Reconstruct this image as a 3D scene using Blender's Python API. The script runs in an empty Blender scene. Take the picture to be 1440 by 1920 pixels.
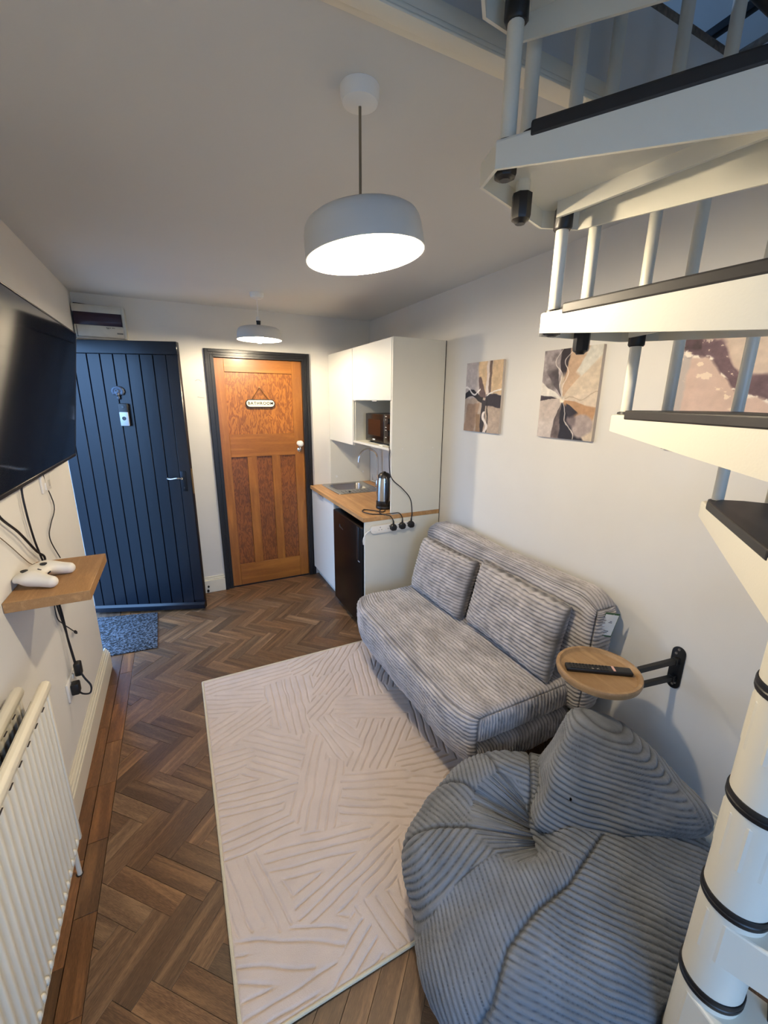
import bpy, bmesh, math, random
import numpy as np
from mathutils import Matrix, Vector
random.seed(7)
C = bpy.context.scene.collection
PI = math.pi
R_ = math.radians

# ---------------------------------------------------------------- camera
HCAM = 1.65
yaw, pitch, roll, FPX = R_(26.3417), R_(14.8967), R_(-0.5442), 781.0
fw = Vector((math.sin(yaw)*math.cos(pitch), math.cos(yaw)*math.cos(pitch), -math.sin(pitch)))
rt = Vector((math.cos(yaw), -math.sin(yaw), 0)); dn = fw.cross(rt)
r2 = rt*math.cos(roll) + dn*math.sin(roll); d2 = -rt*math.sin(roll) + dn*math.cos(roll)
camd = bpy.data.cameras.new('camera'); cam = bpy.data.objects.new('camera', camd); C.objects.link(cam)
camd.sensor_fit = 'HORIZONTAL'; camd.sensor_width = 36; camd.lens = FPX/1440*36; camd.clip_start = 0.02
mw = Matrix((( r2.x, -d2.x, -fw.x, 0), (r2.y, -d2.y, -fw.y, 0), (r2.z, -d2.z, -fw.z, HCAM), (0, 0, 0, 1)))
cam.matrix_world = mw
bpy.context.scene.camera = cam
# ---------------------------------------------------------------- world, exposure
vs = bpy.context.scene.view_settings
bpy.context.scene.display_settings.display_device = 'sRGB'
vs.view_transform = 'Standard'; vs.look = 'None'; vs.exposure = 0.48; vs.gamma = 1.0; vs.use_curve_mapping = False
SKY_STRENGTH = 6.0
w = bpy.data.worlds.new('world'); bpy.context.scene.world = w; w.use_nodes = True
bg = w.node_tree.nodes['Background']; bg.inputs[0].default_value = (0.29, 0.54, 1.0, 1); bg.inputs[1].default_value = SKY_STRENGTH
bpy.context.scene.cycles.max_bounces = 8
bpy.context.scene.cycles.diffuse_bounces = 5
LAMP_L = 800.0; LAMP_COL = (1.0, 0.83, 0.585)

def portal(name, loc, rot, sx, sy):
    l = bpy.data.lights.new(name, 'AREA'); l.shape = 'RECTANGLE'; l.size = sx; l.size_y = sy
    l.cycles.is_portal = True
    o = bpy.data.objects.new(name, l); C.objects.link(o); o.location = loc; o.rotation_euler = rot
portal('doorway_daylight', (-0.80, 3.24, 1.04), (0, R_(-90), 0), 2.05, 0.9)
portal('rear_window_daylight', (0.20, -1.30, 1.25), (R_(90), 0, 0), 1.3, 1.7)
portal('upper_window_daylight', (0.9, 3.40, 3.75), (R_(-90), 0, 0), 1.6, 1.0)

# ---------------------------------------------------------------- helpers
def lin(c):
    return tuple((x/12.92 if x <= 0.04045 else ((x+0.055)/1.055)**2.4) for x in c)
def rgb(r, g, b): return lin((r/255, g/255, b/255))

def mat(name, col, rough=0.5, metal=0.0, var=0.0, vscale=8.0, bump=0.0, bscale=60.0, coat=0.0, spec=None, stretch=None, sheen=0.0, emit=None, trans=0.0, darkvar=None):
    m = bpy.data.materials.new(name); m.use_nodes = True
    nt = m.node_tree; b = nt.nodes['Principled BSDF']
    b.inputs['Base Color'].default_value = (*col, 1); b.inputs['Roughness'].default_value = rough; b.inputs['Metallic'].default_value = metal
    if coat: b.inputs['Coat Weight'].default_value = coat; b.inputs['Coat Roughness'].default_value = 0.08
    if spec is not None: b.inputs['Specular IOR Level'].default_value = spec
    if sheen: b.inputs['Sheen Weight'].default_value = sheen; b.inputs['Sheen Roughness'].default_value = 0.4
    if trans: b.inputs['Transmission Weight'].default_value = trans
    if emit: b.inputs['Emission Color'].default_value = (*emit[0], 1); b.inputs['Emission Strength'].default_value = emit[1]
    if var or bump or darkvar:
        tc = nt.nodes.new('ShaderNodeTexCoord'); mp = nt.nodes.new('ShaderNodeMapping')
        nt.links.new(tc.outputs['Object'], mp.inputs[0])
        if stretch: mp.inputs['Scale'].default_value = stretch
    if var:
        n = nt.nodes.new('ShaderNodeTexNoise'); n.inputs['Scale'].default_value = vscale; n.inputs['Detail'].default_value = 4
        nt.links.new(mp.outputs[0], n.inputs[0])
        mr = nt.nodes.new('ShaderNodeMapRange'); mr.inputs[1].default_value = 0.3; mr.inputs[2].default_value = 0.7
        mr.inputs[3].default_value = 1-var; mr.inputs[4].default_value = 1+var
        nt.links.new(n.outputs[0], mr.inputs[0])
        mx = nt.nodes.new('ShaderNodeVectorMath'); mx.operation = 'SCALE'; mx.inputs[0].default_value = col
        nt.links.new(mr.outputs[0], mx.inputs['Scale']); nt.links.new(mx.outputs[0], b.inputs['Base Color'])
    if bump:
        n2 = nt.nodes.new('ShaderNodeTexNoise'); n2.inputs['Scale'].default_value = bscale; n2.inputs['Detail'].default_value = 3
        nt.links.new(mp.outputs[0], n2.inputs[0])
        bp = nt.nodes.new('ShaderNodeBump'); bp.inputs['Strength'].default_value = bump; bp.inputs['Distance'].default_value = 0.004
        nt.links.new(n2.outputs[0], bp.inputs['Height']); nt.links.new(bp.outputs[0], b.inputs['Normal'])
    return m

def wood(name, c_dark, c_light, scale=1.0, axis='x', rough=0.45, rings=14.0, dist=3.0, coat=0.0, rand=False, fine=0.35, swirl=False, rot45=0, randamt=0.35, tint=None):
    """wood grain running along a local axis"""
    m = bpy.data.materials.new(name); m.use_nodes = True
    nt = m.node_tree; N = nt.nodes; Lk = nt.links.new; b = N['Principled BSDF']
    b.inputs['Roughness'].default_value = rough
    if coat: b.inputs['Coat Weight'].default_value = coat; b.inputs['Coat Roughness'].default_value = 0.15
    tc = N.new('ShaderNodeTexCoord'); mp0 = N.new('ShaderNodeMapping'); Lk(tc.outputs['Object'], mp0.inputs[0])
    mp0.inputs['Rotation'].default_value = (0, 0, rot45)
    src = mp0.outputs[0]; rnd = None
    if rand:
        if rand == 'island':
            g = N.new('ShaderNodeNewGeometry'); rnd = g.outputs['Random Per Island']
        else:
            oi = N.new('ShaderNodeObjectInfo'); rnd = oi.outputs['Random']
        ml = N.new('ShaderNodeMath'); ml.operation = 'MULTIPLY'; ml.inputs[1].default_value = 37.0; Lk(rnd, ml.inputs[0])
        ad = N.new('ShaderNodeVectorMath'); ad.operation = 'ADD'; Lk(src, ad.inputs[0]); Lk(ml.outputs[0], ad.inputs[1]); src = ad.outputs[0]
    mp = N.new('ShaderNodeMapping'); Lk(src, mp.inputs[0])
    lo = 0.07 if not swirl else 0.28
    sc = {'x': (lo, 1, 1), 'y': (1, lo, 1), 'z': (1, 1, lo)}[axis]
    mp.inputs['Scale'].default_value = tuple(scale*s for s in sc)
    n1 = N.new('ShaderNodeTexNoise'); n1.inputs['Scale'].default_value = 4.0 if not swirl else 7.0; n1.inputs['Detail'].default_value = 3; n1.inputs['Distortion'].default_value = dist*0.2
    Lk(mp.outputs[0], n1.inputs[0])
    mm = N.new('ShaderNodeMath'); mm.operation = 'MULTIPLY'; mm.inputs[1].default_value = rings; Lk(n1.outputs[0], mm.inputs[0])
    si = N.new('ShaderNodeMath'); si.operation = 'SINE'; Lk(mm.outputs[0], si.inputs[0])
    n2 = N.new('ShaderNodeTexNoise'); n2.inputs['Scale'].default_value = 90.0; n2.inputs['Detail'].default_value = 4; Lk(mp.outputs[0], n2.inputs[0])
    a1 = N.new('ShaderNodeMath'); a1.operation = 'MULTIPLY_ADD'; a1.inputs[1].default_value = 0.28; a1.inputs[2].default_value = 0.5; Lk(si.outputs[0], a1.inputs[0])
    a2 = N.new('ShaderNodeMath'); a2.operation = 'MULTIPLY_ADD'; a2.inputs[1].default_value = fine*2; a2.inputs[2].default_value = -fine; Lk(n2.outputs[0], a2.inputs[0])
    a3 = N.new('ShaderNodeMath'); a3.operation = 'ADD'; Lk(a1.outputs[0], a3.inputs[0]); Lk(a2.outputs[0], a3.inputs[1])
    cr = N.new('ShaderNodeValToRGB'); cr.color_ramp.elements[0].color = (*c_dark, 1); cr.color_ramp.elements[1].color = (*c_light, 1)
    cr.color_ramp.elements[0].position = 0.1; cr.color_ramp.elements[1].position = 0.9
    Lk(a3.outputs[0], cr.inputs[0]); out = cr.outputs[0]
    # broad wear
    n3 = N.new('ShaderNodeTexNoise'); n3.inputs['Scale'].default_value = 2.6; n3.inputs['Detail'].default_value = 4; Lk(mp0.outputs[0], n3.inputs[0])
    mr = N.new('ShaderNodeMapRange'); mr.inputs[1].default_value = 0.3; mr.inputs[2].default_value = 0.7; mr.inputs[3].default_value = 0.82; mr.inputs[4].default_value = 1.15; Lk(n3.outputs[0], mr.inputs[0])
    fac = mr.outputs[0]
    if rand:
        r1 = N.new('ShaderNodeMapRange'); r1.inputs[3].default_value = 1-randamt; r1.inputs[4].default_value = 1+randamt; Lk(rnd, r1.inputs[0])
        m3 = N.new('ShaderNodeMath'); m3.operation = 'MULTIPLY'; Lk(r1.outputs[0], m3.inputs[0]); Lk(fac, m3.inputs[1]); fac = m3.outputs[0]
        if tint:
            f2 = N.new('ShaderNodeMath'); f2.operation = 'MULTIPLY'; f2.inputs[1].default_value = 7.31; Lk(rnd, f2.inputs[0])
            f3 = N.new('ShaderNodeMath'); f3.operation = 'FRACT'; Lk(f2.outputs[0], f3.inputs[0])
            mc = N.new('ShaderNodeMix'); mc.data_type = 'RGBA'; mc.blend_type = 'MULTIPLY'; Lk(f3.outputs[0], mc.inputs[0]); Lk(out, mc.inputs[6]); mc.inputs[7].default_value = (*tint, 1)
            out = mc.outputs[2]
    vmx = N.new('ShaderNodeVectorMath'); vmx.operation = 'SCALE'; Lk(out, vmx.inputs[0]); Lk(fac, vmx.inputs['Scale'])
    Lk(vmx.outputs[0], b.inputs['Base Color'])
    bp = N.new('ShaderNodeBump'); bp.inputs['Strength'].default_value = 0.15; bp.inputs['Distance'].default_value = 0.002
    Lk(a3.outputs[0], bp.inputs['Height']); Lk(bp.outputs[0], b.inputs['Normal'])
    return m

class MB:
    def __init__(s): s.bm = bmesh.new(); s.sm = []
    def _merge(s, b2, M=None, smooth=False):
        if M is not None: b2.transform(M)
        me = bpy.data.meshes.new('t'); b2.to_mesh(me); b2.free()
        n0 = len(s.bm.faces); s.bm.from_mesh(me); bpy.data.meshes.remove(me)
        if smooth:
            s.bm.faces.ensure_lookup_table()
            for f in s.bm.faces[n0:]: f.smooth = True
        return s
    def box(s, x0, x1, y0, y1, z0, z1, bev=0.0, seg=2, M=None):
        b = bmesh.new(); bmesh.ops.create_cube(b, size=1)
        for v in b.verts:
            v.co = Vector(((x0+x1)/2+v.co.x*(x1-x0), (y0+y1)/2+v.co.y*(y1-y0), (z0+z1)/2+v.co.z*(z1-z0)))
        if bev: bmesh.ops.bevel(b, geom=list(b.edges), offset=bev, segments=seg, profile=0.5, affect='EDGES')
        return s._merge(b, M)
    def lathe(s, prof, n=32, M=None, smooth=True, cap=True):
        b = bmesh.new(); rings = []
        for r, z in prof:
            if r < 1e-6: rings.append([b.verts.new((0, 0, z))])
            else: rings.append([b.verts.new((r*math.cos(2*PI*i/n), r*math.sin(2*PI*i/n), z)) for i in range(n)])
        for a, c in zip(rings, rings[1:]):
            if len(a) == 1 and len(c) == 1: continue
            for i in range(n):
                j = (i+1) % n
                if len(a) == 1: b.faces.new((a[0], c[i], c[j]))
                elif len(c) == 1: b.faces.new((a[i], a[j], c[0]))
                else: b.faces.new((a[i], a[j], c[j], c[i]))
        if cap:
            if len(rings[0]) > 1: b.faces.new(list(reversed(rings[0])))
            if len(rings[-1]) > 1: b.faces.new(rings[-1])
        bmesh.ops.recalc_face_normals(b, faces=b.faces)
        return s._merge(b, M, smooth)
    def cyl(s, p0, p1, r, n=20, r1=None, smooth=True, bev=0.0):
        p0, p1 = Vector(p0), Vector(p1); d = p1-p0; L = d.length
        r1 = r if r1 is None else r1
        prof = [(r, 0), (r1, L)] if not bev else [(r-bev, 0), (r, bev), (r1, L-bev), (r1-bev, L)]
        M = Matrix.Translation(p0) @ d.to_track_quat('Z', 'Y').to_matrix().to_4x4()
        return s.lathe(prof, n, M, smooth)
    def tube(s, pts, r, n=8, sub=6, closed=False, rfun=None):
        P = [Vector(p) for p in pts]
        if sub > 1 and len(P) > 2:
            Q = []
            for i in range(len(P)-1):
                p0 = P[i-1] if i > 0 else P[i]*2-P[i+1]
                p3 = P[i+2] if i+2 < len(P) else P[i+1]*2-P[i]
                for k in range(sub):
                    t = k/sub; a, b_ = P[i], P[i+1]
                    Q.append(0.5*((2*a)+(-p0+b_)*t+(2*p0-5*a+4*b_-p3)*t*t+(-p0+3*a-3*b_+p3)*t**3))
            Q.append(P[-1]); P = Q
        b = bmesh.new(); rings = []
        up = Vector((0, 0, 1)); prev = None
        for i, p in enumerate(P):
            d = (P[min(i+1, len(P)-1)]-P[max(i-1, 0)]).normalized()
            if prev is None:
                side = d.cross(up)
                if side.length < 1e-3: side = d.cross(Vector((1, 0, 0)))
                side.normalize()
            else:
                side = (prev-d*prev.dot(d)).normalized()
            prev = side; o2 = d.cross(side)
            rr = r if rfun is None else rfun(i/(len(P)-1))
            rings.append([b.verts.new(p+(side*math.cos(2*PI*k/n)+o2*math.sin(2*PI*k/n))*rr) for k in range(n)])
        for a, c in zip(rings, rings[1:]):
            for i in range(n): b.faces.new((a[i], a[(i+1) % n], c[(i+1) % n], c[i]))
        b.faces.new(list(reversed(rings[0]))); b.faces.new(rings[-1])
        bmesh.ops.recalc_face_normals(b, faces=b.faces)
        return s._merge(b, None, True)
    def prism(s, poly, z0, z1, M=None, bev=0.0, smooth=False):
        b = bmesh.new(); lo = [b.verts.new((x, y, z0)) for x, y in poly]; hi = [b.verts.new((x, y, z1)) for x, y in poly]
        n = len(poly)
        for i in range(n): b.faces.new((lo[i], lo[(i+1) % n], hi[(i+1) % n], hi[i]))
        b.faces.new(list(reversed(lo))); b.faces.new(hi)
        bmesh.ops.recalc_face_normals(b, faces=b.faces)
        if bev: bmesh.ops.bevel(b, geom=list(b.edges), offset=bev, segments=2, profile=0.5, affect='EDGES')
        return s._merge(b, M, smooth)
    def quad(s, a, b_, c, d):
        b = bmesh.new(); b.faces.new([b.verts.new(p) for p in (a, b_, c, d)]); return s._merge(b)
    def sphere(s, c, r, n=20, M=None, sc=(1, 1, 1)):
        b = bmesh.new(); bmesh.ops.create_uvsphere(b, u_segments=n, v_segments=max(6, n//2), radius=r)
        b.transform(Matrix.Translation(c) @ Matrix.Diagonal((*sc, 1))); return s._merge(b, M, True)
    def obj(s, name, m, parent=None, local=False):
        me = bpy.data.meshes.new(name); s.bm.to_mesh(me); s.bm.free(); me.materials.append(m); me.set_sharp_from_angle(angle=R_(38))
        return link(name, me, parent, local)

def link(name, me, parent=None, local=False):
    o = bpy.data.objects.new(name, me); C.objects.link(o)
    if parent is not None:
        o.parent = parent
        if not local: o.matrix_parent_inverse = wm(parent).inverted()
    return o
def wm(o):
    m = Matrix.LocRotScale(o.location, o.rotation_euler, o.scale)
    if o.parent: m = wm(o.parent) @ o.matrix_parent_inverse @ m
    return m
def npmesh(name, V, F, m, parent=None, local=False, smooth=True):
    me = bpy.data.meshes.new(name); V = np.asarray(V, dtype=np.float32); F = np.asarray(F, dtype=np.int32); k = F.shape[1]
    me.vertices.add(len(V)); me.vertices.foreach_set('co', V.ravel())
    me.loops.add(F.size); me.loops.foreach_set('vertex_index', F.ravel())
    me.polygons.add(len(F)); me.polygons.foreach_set('loop_start', np.arange(0, F.size, k, dtype=np.int32))
    me.polygons.foreach_set('loop_total', np.full(len(F), k, dtype=np.int32))
    me.polygons.foreach_set('use_smooth', np.full(len(F), smooth))
    me.update(calc_edges=True); me.validate(); me.materials.append(m)
    return link(name, me, parent, local)
def tag(o, label=None, cat=None, group=None, kind=None):
    if label: o['label'] = label
    if cat: o['category'] = cat
    if group: o['group'] = group
    if kind: o['kind'] = kind
    return o
def thing(name, loc, label=None, cat=None, rz=0, group=None, kind=None, rot=None):
    o = bpy.data.objects.new(name, None); C.objects.link(o); o.location = loc; o.rotation_euler = rot if rot else (0, 0, rz)
    o.empty_display_size = 0.05
    return tag(o, label, cat, group, kind)

def _hash(i, j, k, s):
    h = (i*374761393 + j*668265263 + k*2147483647 + s*1274126177) & 0xffffffff
    h = ((h ^ (h >> 13))*1274126177) & 0xffffffff
    return ((h ^ (h >> 16)) & 0xffff)/65535.0
def vnoise(P, s=0):
    P = np.asarray(P, dtype=np.float64); I = np.floor(P).astype(np.int64); f = P-I; f = f*f*(3-2*f)
    r = 0
    for a in (0, 1):
        for b in (0, 1):
            for c in (0, 1):
                wgt = (f[..., 0] if a else 1-f[..., 0])*(f[..., 1] if b else 1-f[..., 1])*(f[..., 2] if c else 1-f[..., 2])
                r = r + wgt*_hash(I[..., 0]+a, I[..., 1]+b, I[..., 2]+c, s)
    return r*2-1
def fbm(P, s=0, oc=3):
    r = 0; a = 1.0; P = np.asarray(P, dtype=np.float64)
    for k in range(oc): r = r+a*vnoise(P*(2**k), s+k); a *= 0.5
    return r/(2-2**(1-oc))

def surface_nets(f, lo, hi, res):
    lo = np.array(lo, float); hi = np.array(hi, float); n = np.maximum(((hi-lo)/res).astype(int)+1, 4)
    ax = [np.linspace(lo[i], hi[i], n[i]) for i in range(3)]
    G = np.stack(np.meshgrid(*ax, indexing='ij'), -1); F = f(G); S = F < 0
    cs = S[:-1, :-1, :-1].astype(int)
    corners = [(a, b, c) for a in (0, 1) for b in (0, 1) for c in (0, 1)]
    def sub(A, c): return A[c[0]:A.shape[0]-1+c[0], c[1]:A.shape[1]-1+c[1], c[2]:A.shape[2]-1+c[2]]
    cnt = sum(sub(S, c).astype(int) for c in corners)
    act = (cnt > 0) & (cnt < 8)
    acc = np.zeros(act.shape+(3,)); num = np.zeros(act.shape)
    for c in corners:
        for d in range(3):
            if c[d] == 0:
                e = list(c); e[d] = 1; e = tuple(e)
                fa, fb = sub(F, c), sub(F, e); cr = (fa < 0) != (fb < 0)
                t = np.where(cr, fa/np.where(cr, fa-fb, 1), 0)[..., None]
                pa, pb = sub(G, c), sub(G, e)
                acc += np.where(cr[..., None], pa+(pb-pa)*t, 0); num += cr
    idx = -np.ones(act.shape, int); idx[act] = np.arange(act.sum())
    V = acc[act]/num[act][:, None]; Q = []
    for d in range(3):
        o = [i for i in range(3) if i != d]
        Sa = np.take(S, range(0, S.shape[d]-1), d); Sb = np.take(S, range(1, S.shape[d]), d); cr = Sa != Sb
        pos = np.argwhere(cr)
        pos = pos[(pos[:, o[0]] > 0) & (pos[:, o[1]] > 0) & (pos[:, o[0]] < S.shape[o[0]]-1) & (pos[:, o[1]] < S.shape[o[1]]-1)]
        q = []
        for a, b in ((1, 1), (0, 1), (0, 0), (1, 0)):
            p = pos.copy(); p[:, o[0]] -= a; p[:, o[1]] -= b; q.append(idx[p[:, 0], p[:, 1], p[:, 2]])
        q = np.stack(q, 1); ins = Sa[pos[:, 0], pos[:, 1], pos[:, 2]]
        if d == 1: ins = ~ins
        q[~ins] = q[~ins][:, ::-1]; Q.append(q)
    return V, np.concatenate(Q)

# ---------------------------------------------------------------- materials
M = {}
M['wall'] = mat('wall_paint', rgb(226, 223, 216), 0.85, var=0.02, vscale=3, bump=0.12, bscale=35)
M['ceil'] = mat('ceiling_paint', rgb(214, 214, 211), 0.9, bump=0.08, bscale=25)
M['trim'] = mat('trim_gloss_cream', rgb(232, 226, 208), 0.4)
M['white'] = mat('white_plastic', rgb(232, 232, 228), 0.4)
M['cab'] = mat('cabinet_white_melamine', rgb(220, 218, 206), 0.45, var=0.01)
M['cabdoor'] = mat('cabinet_door_white', rgb(232, 231, 222), 0.4)
M['black'] = mat('black_plastic', rgb(22, 21, 22), 0.4)
M['blackmetal'] = mat('black_metal', rgb(20, 20, 21), 0.45, bump=0.1, bscale=200)
M['frame'] = mat('black_painted_wood', rgb(24, 24, 26), 0.35, bump=0.05, bscale=60)
M['navy'] = mat('navy_gloss_paint', rgb(7, 16, 27), 0.3, var=0.15, vscale=5, bump=0.10, bscale=30, stretch=(1, 1, 0.3))
M['steel'] = mat('brushed_steel', (0.55, 0.54, 0.52), 0.25, 1.0, bump=0.05, bscale=200, stretch=(1, 1, 0.1))
M['chrome'] = mat('chrome', (0.7, 0.7, 0.7), 0.08, 1.0)
M['stair'] = mat('stair_white_enamel', rgb(222, 218, 203), 0.35, bump=0.06, bscale=180)
M['rubber'] = mat('black_rubber_pad', rgb(36, 34, 34), 0.5, var=0.15, vscale=20)
M['rad'] = mat('radiator_cream_enamel', rgb(226, 219, 200), 0.4, var=0.02)
M['mat'] = mat('doormat_fibre', rgb(58, 64, 72), 0.95, var=0.85, vscale=75, bump=1.0, bscale=160)
for _n in M['mat'].node_tree.nodes:
    if _n.type == 'MAP_RANGE': _n.inputs[1].default_value = 0.44; _n.inputs[2].default_value = 0.58; _n.inputs[3].default_value = 0.12; _n.inputs[4].default_value = 2.4
M['carpet'] = mat('carpet_pile', rgb(120, 108, 96), 1.0, var=0.3, vscale=90, bump=1.0, bscale=200)
M['sofa'] = mat('silver_grey_plush', rgb(176, 170, 168), 0.85, var=0.30, vscale=11, bump=0.5, bscale=220, sheen=0.35, stretch=(1.6, 0.7, 1.6))
M['pouf'] = mat('slate_grey_plush', rgb(112, 115, 119), 0.85, var=0.22, vscale=9, bump=0.4, bscale=240, sheen=0.25)
M['rug'] = mat('cream_rug_pile', rgb(212, 196, 184), 0.95, var=0.05, vscale=9, bump=0.5, bscale=350, sheen=0.15)
M['rugedge'] = mat('rug_binding', rgb(216, 205, 178), 0.9, bump=0.6, bscale=300)
M['oak'] = wood('oak_shelf', rgb(133, 96, 56), rgb(176, 135, 86), 9, 'x', 0.5, rings=9, fine=0.5)
M['oaktray'] = wood('oak_tray', rgb(146, 114, 78), rgb(186, 154, 114), 8, 'y', 0.45, rings=8, fine=0.5)
M['worktop'] = wood('oak_worktop', rgb(178, 132, 84), rgb(212, 168, 115), 8, 'y', 0.45, rings=7, fine=0.5)
M['pine'] = wood('pine_frame', rgb(140, 84, 28), rgb(186, 120, 48), 7, 'z', 0.4, rings=8, fine=0.3, coat=0.25)
M['pineh'] = wood('pine_rail', rgb(140, 84, 28), rgb(184, 118, 46), 7, 'x', 0.4, rings=8, fine=0.3, coat=0.25)
M['ply'] = wood('pine_ply_panel', rgb(118, 64, 18), rgb(184, 116, 44), 4.2, 'z', 0.4, rings=34, fine=0.15, swirl=True, coat=0.25)
M['ply2'] = wood('pine_ply_panel_dark', rgb(96, 50, 16), rgb(150, 88, 34), 5, 'z', 0.42, rings=34, fine=0.15, swirl=True, coat=0.2)
FD, FL = rgb(84, 62, 43), rgb(146, 116, 84)
M['parq'] = wood('parquet_oak', FD, FL, 9, 'x', 0.38, rings=8, fine=0.6, rand='obj', tint=(1.0, 0.86, 0.72))
M['parqU'] = wood('parquet_oak_u', FD, FL, 9, 'x', 0.38, rings=8, fine=0.6, rand='island', rot45=R_(-45), tint=(1.0, 0.86, 0.72))
M['parqV'] = wood('parquet_oak_v', FD, FL, 9, 'x', 0.38, rings=8, fine=0.6, rand='island', rot45=R_(45), tint=(1.0, 0.86, 0.72))
M['border'] = wood('parquet_border', rgb(90, 62, 38), rgb(148, 108, 68), 8, 'y', 0.36, rings=8, fine=0.5, rand='obj', tint=(1.0, 0.85, 0.7))
M['grout'] = mat('floor_joint', rgb(38, 28, 20), 0.9)
M['screen'] = mat('tv_screen_glass', (0.004, 0.004, 0.005), 0.08, coat=0.5)
M['glass'] = mat('window_glass', (1, 1, 1), 0.0, trans=1.0)
M['bulb'] = mat('glowing_bulb', (1, 1, 1), 0.5, emit=(LAMP_COL, LAMP_L))
M['shade'] = mat('lamp_shade_white_metal', rgb(200, 199, 194), 0.5)
M['concrete'] = mat('outside_paving', rgb(120, 118, 115), 0.9, var=0.2, vscale=4)
M['ink'] = mat('print_black', rgb(30, 28, 28), 0.6)
M['paper'] = mat('paper_white', rgb(235, 235, 232), 0.7)
M['green'] = mat('tag_green_card', rgb(62, 96, 66), 0.7)
M['purple'] = mat('smoked_purple_cover', rgb(46, 30, 46), 0.25)
M['socketw'] = mat('socket_white', rgb(236, 232, 224), 0.35)
M['cable'] = mat('black_cable', rgb(16, 15, 20), 0.5)
M['cablew'] = mat('beige_cable', rgb(120, 106, 84), 0.6)
M['fridge'] = mat('fridge_black', rgb(10, 8, 8), 0.3, spec=0.25)
M['microw'] = mat('microwave_black', rgb(16, 9, 8), 0.25, spec=0.3)
M['silver'] = mat('silver_plastic', rgb(190, 194, 200), 0.35, 0.3)
M['screwm'] = mat('screw_steel', (0.5, 0.5, 0.5), 0.3, 1.0)
M['knob'] = mat('porcelain_white', rgb(240, 238, 230), 0.12, coat=0.5)
M['footwood'] = mat('foot_beech', rgb(170, 130, 84), 0.5, var=0.1)
M['darkbox'] = mat('sofa_frame_black', rgb(14, 13, 13), 0.8)
M['gapm'] = mat('cavity_dark', rgb(34, 22, 14), 0.9)
M['lightmark'] = mat('faint_print', rgb(64, 58, 54), 0.5)
M['bluewall'] = mat('upper_wall_paint', rgb(176, 184, 196), 0.9)

# ---------------------------------------------------------------- setting
XL, XR, YB, YF, ZC, ZU = -0.543, 1.68, 3.724, -1.30, 2.346, 2.575
OX0, OX1, OY0, OY1 = 0.22, 1.49, -0.47, 0.86       # stairwell opening
def struct(o, kind='structure'): o['kind'] = kind; return o
WT = 0.22
# floor slab + parquet
floor = struct(MB().box(XL-WT-0.02, XR+0.1, YF-0.1, YB+0.1, -0.1, -0.009).obj('floor', M['grout']))
def blockmesh(poly, name, m):
    b = MB(); b.prism(poly, -0.009, 0.0, bev=0.0009); me = bpy.data.meshes.new(name); b.bm.to_mesh(me); b.bm.free(); me.materials.append(m); return me
def clip(poly, a, b, c):      # keep a*x+b*y<=c
    out = []
    for i in range(len(poly)):
        p, q = poly[i], poly[(i+1) % len(poly)]; dp, dq = a*p[0]+b*p[1]-c, a*q[0]+b*q[1]-c
        if dp <= 0: out.append(p)
        if (dp < 0 < dq) or (dq < 0 < dp):
            t = dp/(dp-dq); out.append((p[0]+(q[0]-p[0])*t, p[1]+(q[1]-p[1])*t))
    return out
W_ = 0.07; s2 = math.sqrt(0.5); FX0, FX1, FY0, FY1 = -0.401, 1.675, YF+0.01, 3.722
def proj(p):
    v = Vector(p)-Vector((0, 0, HCAM)); z = v.dot(fw)
    return (720+FPX*v.dot(r2)/z, 960+FPX*v.dot(d2)/z) if z > 0.05 else (-9999, -9999)
blocks = []
for i in range(-60, 80):
    for j in range(-60, 80):
        if (i+j) % 8 == 0: blocks.append((i, j, 0))
        if (i+j) % 8 == 4: blocks.append((i, j, 1))
mesh_full = blockmesh([(-0.1396, -0.0346), (0.1396, -0.0346), (0.1396, 0.0346), (-0.1396, 0.0346)], 'parquet_block', M['parq'])
cand = []; restU = []; restV = []
rng = random.Random(3)
for i, j, t in blocks:
    p0, q0 = 0.50+i*W_, 0.90+j*W_
    p1, q1 = (p0+4*W_, q0+W_) if t == 0 else (p0+W_, q0+4*W_)
    pc, qc = (p0+p1)/2, (q0+q1)/2
    def w2(p, q): return ((p-q)*s2, (p+q)*s2)
    cx, cy = w2(pc, qc)
    if not (FX0-0.2 < cx < FX1+0.2 and FY0-0.2 < cy < FY1+0.2): continue
    g = 0.0004
    poly = [w2(p0+g, q0+g), w2(p1-g, q0+g), w2(p1-g, q1-g), w2(p0+g, q1-g)]
    full = all(FX0 < x < FX1 and FY0 < y < FY1 for x, y in poly)
    if not full:
        for a, b, c in ((-1, 0, -FX0), (1, 0, FX1), (0, -1, -FY0), (0, 1, FY1)): poly = clip(poly, a, b, c) if len(poly) > 2 else []
        if len(poly) < 3: continue
        ar = abs(sum(poly[k][0]*poly[(k+1) % len(poly)][1]-poly[(k+1) % len(poly)][0]*poly[k][1] for k in range(len(poly))))/2
        if ar < 3e-4: continue
    px, py = proj((cx, cy, 0))
    hid = (0.02 < cx < 1.1 and 0.80 < cy < 2.38) or (cx > 0.98 and 0.5 < cy < 3.7) or (cx > 0.75 and 0.35 < cy < 1.0) or (cx > 1.14 and cy > 2.4)
    vis = -40 < px < 1480 and 0 < py < 1990 and not hid
    cand.append((0 if vis else 1, cx*cx+cy*cy, cx, cy, t, poly, full))
cand.sort(key=lambda c: (c[0], c[1]))
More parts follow.
